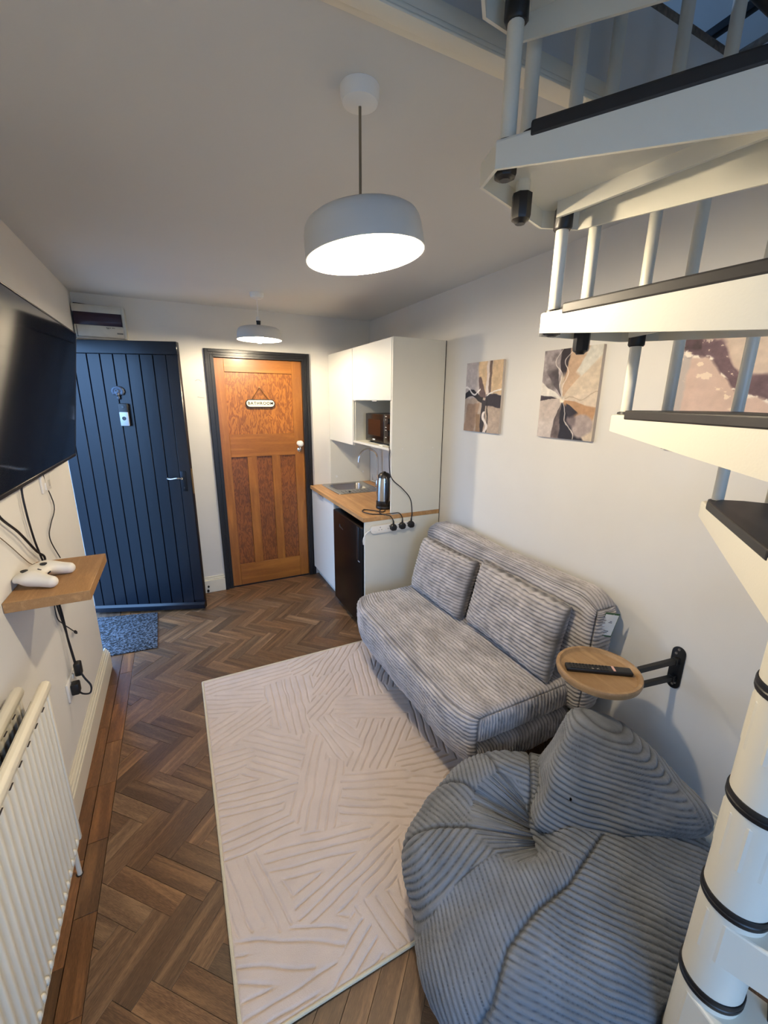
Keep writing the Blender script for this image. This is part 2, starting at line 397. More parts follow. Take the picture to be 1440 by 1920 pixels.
for n, (h, d, cx, cy, t, poly, full) in enumerate(cand):
    dz = rng.uniform(-0.0009, 0.0004)
    if n < 300 and h == 0:
        ang = R_(45) if t == 0 else R_(135)
        if full: me = mesh_full
        else:
            ca, sa = math.cos(-ang), math.sin(-ang)
            me = blockmesh([((x-cx)*ca-(y-cy)*sa, (x-cx)*sa+(y-cy)*ca) for x, y in poly], 'parquet_block_cut', M['parq'])
        o = link('parquet_block', me, floor, True); o.location = (cx, cy, dz); o.rotation_euler = (R_(rng.uniform(-.12, .12)), R_(rng.uniform(-.06, .06)), ang)
    else:
        (restU if t == 0 else restV).append((poly, dz))
for nm, L_, m in (('parquet_surround', restU, M['parqU']), ('parquet_surround', restV, M['parqV'])):
    b = MB()
    for poly, dz in L_: b.prism(poly, -0.009, dz)
    o = b.obj(nm, m, floor); o['kind'] = 'stuff'
# border boards along the left wall
for x0, x1, ln, off in ((-0.4695, -0.402, 0.285, 0.0), (-0.542, -0.471, 0.36, 0.12)):
    y = YF+off-0.2; k = 0
    while y < YB-0.02:
        y1 = min(y+ln*rng.uniform(0.92, 1.06), YB-0.004)
        b = MB().box(x0+0.0005, x1-0.0005, max(y, YF)+0.0006, y1-0.0006, -0.009, rng.uniform(-0.0008, 0.0004), 0.0008, 1)
        o = b.obj('border_board', M['border'], floor)
        y = y1
# doorway threshold floor
MB().box(XL-WT-0.03, XL-0.001, 2.80, 3.70, -0.009, 0.001, 0.001).obj('threshold_board', wood('threshold', rgb(80, 60, 46), rgb(120, 98, 78), 8, 'y', 0.5), floor)

# left wall with doorway opening y 2.79..3.70 z<2.07
wl = MB(); wl.box(XL-WT, XL, YF-0.1, 2.79, 0, ZC+0.02); wl.box(XL-WT, XL, 2.79, 3.70, 2.067, ZC+0.02); wl.box(XL-WT, XL, 3.70, YB+0.1, 0, ZC+0.02)
struct(wl.obj('wall_left', M['wall']))
# back wall, hole for the bathroom door
DX0, DX1, DZ = 0.322, 1.040, 1.980
wb = MB(); wb.box(XL-WT, DX0, YB, YB+0.12, 0, ZC+0.02); wb.box(DX1, XR+0.1, YB, YB+0.12, 0, ZC+0.02); wb.box(DX0, DX1, YB, YB+0.12, DZ, ZC+0.02)
wbo = struct(wb.obj('wall_back', M['wall']))
# hairline plaster cracks and scuffs beside the door
for pts in ([(0.18, 1.79), (0.20, 1.80), (0.215, 1.795), (0.225, 1.785)], [(0.185, 1.67), (0.205, 1.665), (0.235, 1.662)]):
    MB().tube([(x, YB-0.0004, z) for x, z in pts], 0.0011, 5, 3).obj('plaster_crack', M['cablew'], wbo)
struct(MB().box(XR, XR+0.12, YF-0.1, YB+0.1, 0, 5.0).obj('wall_right', M['wall']))
wf = MB(); wx0, wx1, wz0, wz1 = -0.45, 0.85, 0.40, 2.10
wf.box(XL-WT, wx0, YF-0.12, YF, 0, ZC+0.02); wf.box(wx1, XR+0.1, YF-0.12, YF, 0, ZC+0.02); wf.box(wx0, wx1, YF-0.12, YF, 0, wz0); wf.box(wx0, wx1, YF-0.12, YF, wz1, ZC+0.02)
struct(wf.obj('wall_front', M['wall']))
win = thing('window_1', (0.20, YF-0.05, wz0), kind='structure')
MB().box(wx0, wx1, YF-0.08, YF-0.03, wz0, wz0+0.05).box(wx0, wx1, YF-0.08, YF-0.03, wz1-0.05, wz1).box(wx0, wx0+0.05, YF-0.08, YF-0.03, wz0+0.05, wz1-0.05).box(wx1-0.05, wx1, YF-0.08, YF-0.03, wz0+0.05, wz1-0.05).box(0.18, 0.22, YF-0.08, YF-0.03, wz0+0.05, wz1-0.05).obj('window_frame', M['trim'], win)
# ceiling slab around the stairwell opening
ce = MB()
ce.box(XL-WT, XR+0.05, OY1, YB+0.12, ZC, ZU-0.012); ce.box(XL-WT, XR+0.05, YF-0.12, OY0, ZC, ZU-0.012)
ce.box(XL-WT, OX0, OY0, OY1, ZC, ZU-0.012); ce.box(OX1, XR+0.05, OY0, OY1, ZC, ZU-0.012)
struct(ce.obj('ceiling', M['ceil']))
# moulding round the opening: flat board with stepped inner bead
def ring_mould(off_o, off_i, z0, z1):
    b = MB()
    b.box(OX0-off_o, OX1+off_o, OY1-off_i, OY1+off_o, z0, z1, 0.003); b.box(OX0-off_o, OX1+off_o, OY0-off_o, OY0+off_i, z0, z1, 0.003)
    b.box(OX0-off_o, OX0+off_i, OY0+off_i, OY1-off_i, z0, z1, 0.003); b.box(OX1-off_i, OX1+off_o, OY0+off_i, OY1-off_i, z0, z1, 0.003)
    return b
tr = thing('trim_1', (0.8, 0.86, ZC), kind='structure')
ring_mould(0.045, 0.012, ZC-0.010, ZC-0.0005).obj('moulding_board', M['trim'], tr)
ring_mould(0.020, 0.014, ZC-0.018, ZC-0.010).obj('moulding_bead', M['trim'], tr)
ring_mould(0.0, 0.010, ZC+0.0, ZC+0.03).obj('moulding_lip', M['trim'], tr)
# upper room
uf = MB()
for x0, x1, y0, y1 in ((XL-WT, XR, OY1+0.001, YB+0.1), (XL-WT, XR, YF-0.12, OY0-0.001), (XL-WT, OX0-0.001, OY0, OY1), (OX1+0.001, XR, OY0, OY1)):
    uf.box(x0, x1, y0, y1, ZU-0.012, ZU+0.014, 0.008)
cobj = struct(uf.obj('floor_upper', M['carpet']))
uw = MB(); uw.box(XL-WT-0.1, XL-WT, YF-0.1, YB+0.1, ZU, 5.0)
uw.box(XL-WT, XR, YF-0.2, YF-0.1, ZU, 5.0)
uw.box(XL-WT, 0.1, YB-0.25, YB-0.15, ZU, 5.0); uw.box(1.7, XR, YB-0.25, YB-0.15, ZU, 5.0); uw.box(0.1, 1.7, YB-0.25, YB-0.15, ZU, 3.25); uw.box(0.1, 1.7, YB-0.25, YB-0.15, 4.25, 5.0)
uw.box(XL-WT, XR, YF-0.2, YB+0.1, 4.95, 5.05)
struct(uw.obj('wall_upper', M['bluewall']))
# outside ground, unseen; spread on every side to block sky light from below
struct(MB().box(-30, 30, -30, 30, -0.3, -0.11).obj('ground', M['concrete']))

# baseboards
def bb_left():
    b = MB(); y0, y1 = YF, 2.832
    b.box(XL, -0.5175, y0, y1, 0, 0.108, 0.002, 1); b.box(XL, -0.522, y0, y1-0.003, 0.108, 0.124, 0.003, 1)
    b.box(XL, -0.529, y0, y1-0.006, 0.124, 0.137, 0.003, 1); b.box(XL, -0.535, y0, y1-0.010, 0.137, 0.148, 0.003, 1)
    return b
struct(bb_left().obj('baseboard_left', M['trim']))
b = MB(); b.box(-0.06, 0.259, YB-0.022, YB, 0, 0.115, 0.002, 1).box(-0.06, 0.259, YB-0.014, YB, 0.115, 0.132, 0.004, 2).box(-0.06, 0.259, YB-0.008, YB, 0.132, 0.145, 0.003, 1)
bbk = struct(b.obj('baseboard_back', M['trim']))
# little rubber door stop and scuff on the back skirting
MB().cyl((0.118, YB-0.022, 0.06), (0.118, YB-0.034, 0.06), 0.008, 12).cyl((0.112, YB-0.022, 0.022), (0.112, YB-0.038, 0.022), 0.010, 12).obj('door_stop', M['gapm'], bbk)
b = MB(); b.box(XR-0.022, XR, YF, 2.45, 0, 0.12, 0.002, 1).box(XR-0.013, XR, YF, 2.45, 0.12, 0.14, 0.004, 2).box(XR-0.007, XR, YF, 2.45, 0.14, 0.155, 0.003, 1)
struct(b.obj('baseboard_right', M['trim']))

# ---- bathroom door
d1 = thing('door_1', (0.68, YB, 0), kind='structure', label='orange-brown pine four-panel door in a black frame with a porcelain knob')
yf = 3.742
b = MB().box(0.328, 0.402, yf, yf+0.035, 0.004, 1.974, 0.0015, 1).obj('stile', M['pine'], d1)
b = MB().box(0.950, 1.034, yf, yf+0.035, 0.004, 1.974, 0.0015, 1).obj('stile', M['pine'], d1)
b = MB().box(0.402, 0.950, yf, yf+0.035, 1.868, 1.974, 0.0015, 1).obj('rail', M['pineh'], d1)
b = MB().box(0.402, 0.950, yf, yf+0.035, 1.176, 1.366, 0.0015, 1).obj('rail', M['pineh'], d1)
b = MB().box(0.402, 0.950, yf, yf+0.035, 0.004, 0.202, 0.0015, 1).obj('rail', M['pineh'], d1)
MB().box(0.533, 0.610, yf, yf+0.035, 0.202, 1.176, 0.0015, 1).obj('mullion', M['pine'], d1)
MB().box(0.742, 0.814, yf, yf+0.035, 0.202, 1.176, 0.0015, 1).obj('mullion', M['pine'], d1)
MB().box(0.402, 0.950, yf+0.013, yf+0.023, 1.366, 1.868).obj('panel', M['ply'], d1)
for x0, x1 in ((0.402, 0.533), (0.610, 0.742), (0.814, 0.950)):
    MB().box(x0, x1, yf+0.013, yf+0.023, 0.202, 1.176).obj('panel', M['ply2'], d1)
kb = MB(); Mk = Matrix.Translation((0.992, yf, 1.276)) @ Matrix.Rotation(R_(90), 4, 'X')
kb.lathe([(0.001, 0.062), (0.014, 0.061), (0.025, 0.054), (0.0285, 0.045), (0.027, 0.036), (0.018, 0.028), (0.012, 0.022), (0.012, 0.012), (0.022, 0.008), (0.024, 0.0)], 28, Mk).obj('knob', M['knob'], d1)
kb = MB(); Mk = Matrix.Translation((0.990, yf, 1.221)) @ Matrix.Rotation(R_(90), 4, 'X')
kb.lathe([(0.021, 0), (0.021, 0.004), (0.015, 0.007), (0.0, 0.008)], 24, Mk).box(0.984, 0.996, yf-0.012, yf-0.006, 1.208, 1.228, 0.002).obj('escutcheon', M['chrome'], d1)
# strike plates on the frame
for z in (1.285, 1.235, 0.30, 0.26): MB().box(1.0345, 1.043, yf-0.012, yf-0.004, z-0.012, z+0.012, 0.001).obj('latch_plate', M['screwm'], d1)
fr = struct(thing('trim_2', (0.68, YB, 0)), 'structure')
def archi(name, off, w_, y):      # one step of the architrave, three mitred pieces as one frame
    xa, xb, zt = DX0+0.002-off, DX1-0.002+off, DZ-0.006+off
    b = MB()
    b.box(xa-w_, xa, y, YB, 0, zt+w_, 0.002, 1).box(xb, xb+w_, y, YB, 0, zt+w_, 0.002, 1).box(xa, xb, y, YB, zt, zt+w_, 0.002, 1)
    return b
archi('a', 0.0, 0.062, YB-0.014).obj('architrave', M['frame'], fr)
archi('a', 0.036, 0.024, YB-0.024).obj('architrave_band', M['frame'], fr)
archi('a', 0.014, 0.010, YB-0.019).obj('architrave_band', M['frame'], fr)
MB().box(DX0-0.001, DX0+0.006, YB-0.012, YB+0.1, 0, DZ).box(DX1-0.006, DX1+0.001, YB-0.012, YB+0.1, 0, DZ).box(DX0, DX1, YB-0.012, YB+0.1, DZ-0.006, DZ).obj('door_lining', M['frame'], fr)
MB().box(DX0, DX1, YB+0.075, YB+0.11, 0, DZ).obj('door_backing', M['gapm'], fr)

# sign
def text_mesh(txt, size, ext, m, name, parent, loc, rot, space=1.0, local=False, bold=False):
    cu = bpy.data.curves.new('t', 'FONT'); cu.body = txt; cu.size = size; cu.extrude = ext; cu.align_x = 'CENTER'; cu.align_y = 'CENTER'; cu.space_character = space
    if bold: cu.offset = size*0.02
    o = bpy.data.objects.new('t', cu); C.objects.link(o)
    dg = bpy.context.evaluated_depsgraph_get(); me = bpy.data.meshes.new_from_object(o.evaluated_get(dg)); bpy.data.objects.remove(o)
    me.transform(Matrix.Translation(loc) @ Matrix(rot).to_4x4() if not hasattr(rot, 'to_4x4') else Matrix.Translation(loc) @ rot.to_4x4())
    me.materials.clear(); me.materials.append(m); return link(name, me, parent, local)
def capsule(L, r, n=12):
    p = []
    for i in range(n+1): a = -PI/2+PI*i/n; p.append((L/2-r+r*math.cos(a), r*math.sin(a)))
    for i in range(n+1): a = PI/2+PI*i/n; p.append((-L/2+r+r*math.cos(a), r*math.sin(a)))
    return p
sg = thing('bathroom_sign', (0.672, yf, 1.59), 'white oval sign reading BATHROOM hanging by a cord on the pine door', 'sign')
RX90 = Matrix.Rotation(R_(90), 4, 'X')
MB().prism(capsule(0.243, 0.0335), 0.001, 0.008, Matrix.Translation((0.672, yf+0.012-0.013, 1.622)) @ RX90).obj('sign_rim', M['black'], sg)
MB().prism(capsule(0.229, 0.0265), 0.008, 0.010, Matrix.Translation((0.672, yf-0.001, 1.622)) @ RX90).obj('sign_face', mat('sign_cream', rgb(244, 238, 214), 0.5), sg)
text_mesh('BATHROOM', 0.033, 0.0004, mat('letter_black', (0.004, 0.004, 0.004), 0.9, spec=0.0), 'lettering', sg, (0.673, yf-0.0122, 1.622), RX90, 1.22, bold=True)
MB().tube([(0.602, yf-0.004, 1.654), (0.669, yf-0.006, 1.752)], 0.0022, 6, 1).tube([(0.742, yf-0.004, 1.654), (0.669, yf-0.006, 1.752)], 0.0022, 6, 1).obj('hanging_cord', mat('jute', rgb(90, 60, 30), 0.9), sg)
MB().cyl((0.669, yf+0.014, 1.753), (0.669, yf-0.012, 1.753), 0.004, 10).obj('nail', mat('brass_nail', (0.8, 0.55, 0.25), 0.3, 1.0), sg)

# ---- blue front door standing open (hinged on the far jamb of the doorway)
ua = math.atan2(-0.34692, 0.93789)
d2o = thing('door_2', (-0.715, 3.675, 0), kind='structure', rz=ua, label='navy blue plank front door standing open, with a doorbell and knocker')
LW, LH = 0.836, 2.033
MB().box(0, LW, 0.008, 0.042, 0.015, LH, 0.002, 1).obj('door_core', M['navy'], d2o, True)
MB().box(0.0, LW, -0.004, 0.008, 1.947, LH, 0.003, 1).obj('top_rail', M['navy'], d2o, True)
MB().box(0.757, LW, -0.004, 0.008, 0.09, 1.946, 0.003, 1).obj('lock_stile', M['navy'], d2o, True)
g = [0.0, 0.070, 0.156, 0.242, 0.326, 0.410, 0.496, 0.583, 0.670, 0.757]
for a, c in zip(g, g[1:]): MB().box(a+0.002, c-0.002, -0.001, 0.009, 0.055, 1.946, 0.0025, 1).obj('plank', M['navy'], d2o, True)
MB().prism([(-0.018, 0.0), (0.009, 0.0), (0.009, 0.052), (-0.004, 0.052), (-0.018, 0.036)], 0.0, LW, Matrix(((0, 0, 1, 0), (1, 0, 0, 0), (0, 1, 0, 0.02), (0, 0, 0, 1))), 0.001).obj('weather_board', M['navy'], d2o, True)
# knocker: cast lion face
def sd_ell(P, c, r):
    q = (P-np.array(c))/np.array(r); k = np.sqrt((q**2).sum(-1)); return (k-1)*min(r)
def smin(a, b, k):
    h = np.clip(0.5+0.5*(b-a)/k, 0, 1); return b*(1-h)+a*h-k*h*(1-h)
def knock(P):
    d = sd_ell(P, (0, 0, 0.008), (0.022, 0.012, 0.026))
    for i in range(11):
        a = R_(-35+25*i); d = smin(d, sd_ell(P, (0.032*math.cos(a), 0.0, 0.014+0.027*math.sin(a)), (0.012, 0.008, 0.010)), 0.004)
    d = smin(d, sd_ell(P, (0, -0.010, -0.008), (0.010, 0.010, 0.012)), 0.005)
    for s_ in (-1, 1):
        d = smin(d, sd_ell(P, (s_*0.010, -0.009, 0.018), (0.006, 0.005, 0.005)), 0.003)
    d = smin(d, sd_ell(P, (0, -0.004, -0.028), (0.010, 0.007, 0.014)), 0.004)
    return d
V, F = surface_nets(knock, (-0.055, -0.03, -0.05), (0.055, 0.02, 0.055), 0.0025)
ko = npmesh('door_knocker', V+np.array((0.414, -0.010, 1.685)), F, mat('pewter', rgb(84, 92, 104), 0.5, 0.5), d2o, True)
db = MB().box(0.408, 0.470, -0.026, -0.001, 1.462, 1.618, 0.006, 3).obj('doorbell', M['black'], d2o, True)
MB().box(0.410, 0.468, -0.029, -0.020, 1.464, 1.560, 0.004, 3).obj('doorbell_face', M['silver'], db, True)
MB().lathe([(0.013, 0), (0.013, 0.002), (0.010, 0.002), (0.010, 0.0)], 24, Matrix.Translation((0.439, -0.029, 1.516)) @ RX90).obj('doorbell_button_ring', M['lightmark'], db, True)
MB().lathe([(0.009, 0), (0.008, 0.003), (0.0, 0.003)], 20, Matrix.Translation((0.439, -0.026, 1.594)) @ RX90).obj('doorbell_lens', mat('lens_black', (0.005, 0.005, 0.006), 0.05), db, True)
hd = MB().box(0.764, 0.802, -0.009, -0.003, 0.985, 1.135, 0.002, 2).obj('handle_plate', mat('iron_black', rgb(30, 34, 40), 0.35, 0.6), d2o, True)
MB().cyl((0.783, -0.006, 1.087), (0.783, -0.045, 1.087), 0.009, 14).tube([(0.783, -0.045, 1.087), (0.755, -0.049, 1.090), (0.715, -0.047, 1.083), (0.690, -0.044, 1.086), (0.683, -0.043, 1.092)], 0.007, 10, 5).obj('handle_lever', M['chrome'], hd, True)
MB().lathe([(0.007, 0), (0.007, 0.003), (0.0, 0.003)], 16, Matrix.Translation((0.783, -0.009, 1.012)) @ RX90).obj('keyhole', M['ink'], hd, True)
MB().box(0.834, 0.8375, 0.012, 0.034, 0.96, 1.15, 0.0008, 1).obj('lock_edge_plate', mat('old_brass', (0.45, 0.33, 0.16), 0.4, 0.9), d2o, True)
# outer door frame in the doorway
MB().box(XL-WT-0.002, XL-WT+0.06, 2.79, 2.835, 0, 2.067).box(XL-WT-0.002, XL-WT+0.03, 3.69, 3.7, 0, 2.067).box(XL-WT-0.002, XL-WT+0.06, 2.835, 3.69, 2.035, 2.067).obj('trim_3', M['navy'])['kind'] = 'structure'

# ================================================================ soft furniture helpers
LASTR = [None]
def rib(s, P_, A, jitter=None):
    if jitter is not None: s = s+jitter
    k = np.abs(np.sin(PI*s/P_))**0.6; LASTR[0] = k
    return A*1.5*(k-0.62)
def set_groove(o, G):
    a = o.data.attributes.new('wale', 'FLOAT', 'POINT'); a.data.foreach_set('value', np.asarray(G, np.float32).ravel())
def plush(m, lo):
    # paints shade into the base colour of the grooves between the wales
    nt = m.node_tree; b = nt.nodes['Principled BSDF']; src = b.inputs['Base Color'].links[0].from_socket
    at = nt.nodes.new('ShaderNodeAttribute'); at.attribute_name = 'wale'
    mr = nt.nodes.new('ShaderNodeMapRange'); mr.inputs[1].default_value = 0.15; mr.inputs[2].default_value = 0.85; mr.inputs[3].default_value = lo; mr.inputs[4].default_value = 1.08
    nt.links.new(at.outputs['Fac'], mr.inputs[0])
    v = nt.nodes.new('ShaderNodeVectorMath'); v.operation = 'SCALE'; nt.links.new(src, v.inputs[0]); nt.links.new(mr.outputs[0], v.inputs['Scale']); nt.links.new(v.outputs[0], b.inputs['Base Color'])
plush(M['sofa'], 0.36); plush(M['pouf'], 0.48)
def rbox(hx, hy, hz, r, steps, disp, warp=None, skip=()):
    """rounded box; per-axis steps; disp(face_axis, sign, outer p, P, n) -> offset along n"""
    Vs, Fs, Gs = [], [], []; base = 0; h = np.array((hx, hy, hz))
    for ax in range(3):
        o = [i for i in range(3) if i != ax]
        for sg_ in (-1, 1):
            if (ax, sg_) in skip: continue
            na = int(2*h[o[0]]/steps[o[0]])+2; nb = int(2*h[o[1]]/steps[o[1]])+2
            a = np.linspace(-h[o[0]], h[o[0]], na); b = np.linspace(-h[o[1]], h[o[1]], nb)
            A, B = np.meshgrid(a, b, indexing='ij'); p = np.zeros((na, nb, 3)); p[..., o[0]] = A; p[..., o[1]] = B; p[..., ax] = sg_*h[ax]
            rr = np.array(r if np.ndim(r) else (r, r, r), float)
            q = np.clip(p, -(h-rr), h-rr); d = (p-q)/rr; L = np.sqrt((d**2).sum(-1, keepdims=True)); d = d/np.maximum(L, 1e-9)
            P = q+d*rr; n = d/rr; n = n/np.sqrt((n**2).sum(-1, keepdims=True))
            e0 = np.minimum(h[o[0]]-np.abs(A), h[o[1]]-np.abs(B)); fade = np.clip(e0/0.006, 0, 1)
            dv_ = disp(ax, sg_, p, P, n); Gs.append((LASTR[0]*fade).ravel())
            P = P+n*(dv_*fade+(-0.002)*(1-fade))[..., None]
            if warp is not None: P = warp(P)
            I = np.arange(na*nb).reshape(na, nb)+base
            q4 = np.stack([I[:-1, :-1], I[1:, :-1], I[1:, 1:], I[:-1, 1:]], -1).reshape(-1, 4)
            flip = (sg_ < 0) != (ax == 1)
            Fs.append(q4[:, ::-1] if flip else q4); Vs.append(P.reshape(-1, 3)); base += na*nb
    rbox.G = np.concatenate(Gs)
    return np.concatenate(Vs), np.concatenate(Fs)

# ================================================================ rug
RX0, RX1, RY0, RY1, RZ = -0.016, 1.184, 0.771, 2.412, 0.011
seeds = np.array([(-0.015, 2.311, 0.485, 2.324), (0.053, 2.203, 0.241, 2.132), (0.024, 1.882, 0.298, 2.015), (0.161, 1.83, 0.401, 1.619), (0.013, 1.755, 0.15, 1.753), (0.033, 1.53, 0.334, 1.482), (0.002, 1.318, 0.265, 1.321), (0.469, 2.159, 0.429, 1.79), (0.487, 1.841, 0.698, 2.009), (0.522, 1.808, 0.576, 1.535), (0.585, 1.454, 0.736, 1.627), (0.488, 1.407, 0.725, 1.316), (0.451, 1.308, 0.688, 1.174), (0.266, 1.293, 0.483, 1.719), (0.661, 1.876, 0.973, 1.736), (0.692, 1.415, 0.865, 1.581), (0.132, 1.216, 0.518, 1.127), (0.192, 0.987, 0.622, 1.121), (0.067, 1.263, 0.14, 0.965), (0.002, 1.248, 0.054, 1.007), (0.006, 1.019, 0.314, 0.864), (0.013, 0.941, 0.227, 0.842), (0.03, 0.829, 0.276, 0.834), (0.222, 0.771, 0.372, 0.853), (0.607, 1.042, 0.573, 0.921), (0.455, 0.923, 0.478, 0.819), (0.718, 2.214, 0.837, 2.352), (0.805, 1.425, 0.963, 1.403), (0.627, 1.985, 0.741, 2.092), (0.381, 2.141, 0.367, 1.931), (0.526, 2.328, 0.713, 2.411), (0.849, 1.879, 0.934, 2.23), (0.664, 1.257, 0.789, 1.176), (0.461, 0.968, 0.569, 1.004), (0.383, 1.264, 0.517, 1.512), (0.575, 1.704, 0.648, 1.554), (0.183, 1.673, 0.337, 1.526), (0.8, 1.0, 1.0, 1.1), (1.0, 1.4, 1.1, 1.7), (1.0, 2.0, 1.15, 2.2)])
nx, ny = 390, 530
gx, gy = np.meshgrid(np.linspace(RX0, RX1, nx), np.linspace(RY0, RY1, ny), indexing='ij')
wob = 0.006*vnoise(np.stack([gx*14, gy*14, gx*0+3], -1), 5); wob2 = 0.006*vnoise(np.stack([gx*14, gy*14, gx*0+9], -1), 8)
X2, Y2 = gx+wob, gy+wob2
best = np.full(gx.shape, 1e9); sdist = np.full(gx.shape, 1e9); sidx = np.zeros(gx.shape, int)
for k, (ax_, ay_, bx_, by_) in enumerate(seeds):
    dx, dy = bx_-ax_, by_-ay_; L2 = dx*dx+dy*dy; t = np.clip(((X2-ax_)*dx+(Y2-ay_)*dy)/L2, 0.12, 0.88)
    d = np.hypot(X2-(ax_+t*dx), Y2-(ay_+t*dy))
    nb_ = d < best; sdist = np.where(nb_, best, np.minimum(sdist, d)); best = np.where(nb_, d, best); sidx = np.where(nb_, k, sidx)
S = seeds[sidx]; dx, dy = S[..., 2]-S[..., 0], S[..., 3]-S[..., 1]; Ln = np.hypot(dx, dy)
perp = ((X2-S[..., 0])*dy-(Y2-S[..., 1])*dx)/Ln
gd = np.abs((perp/0.036+0.5) % 1-0.5)*0.036
edge = np.clip((sdist-best)/0.012, 0, 1)
groove = np.exp(-(gd/0.0036)**2)*(0.25+0.75*edge)
bd = np.minimum(np.minimum(gx-RX0, RX1-gx), np.minimum(gy-RY0, RY1-gy))
hgt = RZ-0.0070*groove+0.0007*vnoise(np.stack([gx*60, gy*60, gx*0], -1), 2)
hgt = np.where(bd < 0.012, RZ-0.004+0.0*bd, hgt)
V = np.stack([gx, gy, hgt], -1); I = np.arange(nx*ny).reshape(nx, ny)
F = np.stack([I[:-1, :-1], I[1:, :-1], I[1:, 1:], I[:-1, 1:]], -1).reshape(-1, 4)
rug = npmesh('rug', V.reshape(-1, 3), F, M['rug'])
tag(rug, 'cream rug with carved criss-cross lines lying on the parquet floor', 'rug')
MB().tube([(RX0+0.003, RY0+0.003, 0.0062), (RX1-0.003, RY0+0.003, 0.0062)], 0.0058, 8, 1).tube([(RX0+0.003, RY1-0.003, 0.0062), (RX1-0.003, RY1-0.003, 0.0062)], 0.0058, 8, 1).tube([(RX0+0.003, RY0+0.003, 0.0062), (RX0+0.003, RY1-0.003, 0.0062)], 0.0058, 8, 1).tube([(RX1-0.003, RY0+0.003, 0.0062), (RX1-0.003, RY1-0.003, 0.0062)], 0.0058, 8, 1).obj('binding', M['rugedge'], rug)

# ================================================================ doormat
dm = MB().prism([(-0.74, 2.975), (-0.265, 2.940), (-0.279, 3.485), (-0.76, 3.60)], 0.001, 0.009, None, 0.003).obj('doormat', M['mat'])
tag(dm, 'blue-grey speckled doormat inside the open front door', 'doormat')

# ================================================================ sofa
sofa = thing('sofa_bed', (1.28, 1.68, RZ), 'grey corduroy plush two-seat sofa bed against the white wall', 'sofa')
PITCH = 0.0192
def nz(p, f, s): return vnoise(p*f, s)
def seat_disp(ax, sg_, p, P, n):
    w_ = P+np.array((0, 0, 0))
    jit = 0.0035*nz(P, 9.0, 1)+0.0022*nz(P, 28.0, 4)
    crk = 0.0030*nz(P*np.array((1, 1.6, 1)), 60.0, 6)
    big = 0.010*nz(P, 3.2, 11)+0.005*nz(P, 8, 12)
    if ax == 1:
        d = rib(p[..., 0], PITCH, 0.0085, jit*0.5)
        slit = np.exp(-(np.abs(P[..., 2])/0.014)**1.5)*0.045
        return d+crk+big*0.3-slit
    s = p[..., 0]+(p[..., 2] if ax == 2 else 0) - (0 if ax == 2 else (0.155-p[..., 2])*(1 if sg_ < 0 else -1))
    if ax == 2: s = p[..., 0]
    d = rib(s, PITCH, 0.0065, jit)
    dip = 0.0
    if ax == 2 and sg_ > 0: dip = -0.018*np.exp(-((p[..., 1]-0.02)/0.10)**2)*np.clip((p[..., 0]+0.1)/0.3, 0, 1)-0.008*np.exp(-((p[..., 1]-0.3)/0.2)**2)
    return d+crk+big+dip
def seat_warp(P):
    P = P.copy()
    # front leans back towards the floor, plan corners drawn in
    t = np.clip((0.02-P[..., 2])/0.16, 0, 1); fr_ = np.clip((0.0-P[..., 0])/0.30, 0, 1)
    P[..., 0] += 0.045*t*t*fr_
    cy = np.clip((np.abs(P[..., 1])-0.42)/0.19, 0, 1); P[..., 0] += 0.05*cy**2*fr_
    P[..., 1] -= np.sign(P[..., 1])*0.0
    return P
V, F = rbox(0.315, 0.612, 0.150, (0.10, 0.030, 0.055), (0.0032, 0.010, 0.0032), seat_disp, seat_warp)
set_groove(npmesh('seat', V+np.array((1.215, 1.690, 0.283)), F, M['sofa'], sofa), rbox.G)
def back_disp(ax, sg_, p, P, n):
    jit = 0.0035*nz(P, 9.0, 21)+0.0022*nz(P, 28.0, 24)
    crk = 0.0028*nz(P*np.array((1, 1.6, 1)), 60.0, 26); big = 0.008*nz(P, 3.5, 31)+0.004*nz(P, 9, 32)
    s = p[..., 2] if ax == 0 else (p[..., 2] if ax == 1 else p[..., 0])
    return rib(s, PITCH, 0.0065, jit)+crk+big
def back_warp(P):
    P = P.copy(); P[..., 0] += 0.16*(P[..., 2])*0.35
    c = np.clip((np.abs(P[..., 1])-0.56)/0.11, 0, 1)*np.clip((P[..., 2]-0.12)/0.16, 0, 1); P[..., 2] -= 0.05*c**2
    return P
V, F = rbox(0.072, 0.672, 0.285, (0.05, 0.035, 0.07), (0.004, 0.010, 0.0034), back_disp, back_warp)
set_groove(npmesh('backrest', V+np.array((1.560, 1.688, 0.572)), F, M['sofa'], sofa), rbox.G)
MB().box(1.02, 1.60, 1.16, 2.24, 0.085, 0.15, 0.01).obj('base_frame', M['darkbox'], sofa)
for x, y in ((1.06, 2.20), (1.06, 1.20), (1.52, 2.20), (1.52, 1.20)):
    MB().cyl((x-0.012 if x < 1.2 else x, y+(0.01 if y > 2 else 0), RZ if x < 1.17 else 0.0), (x, y, 0.10), 0.014, 16, 0.022, bev=0.002).obj('leg', M['footwood'], sofa)
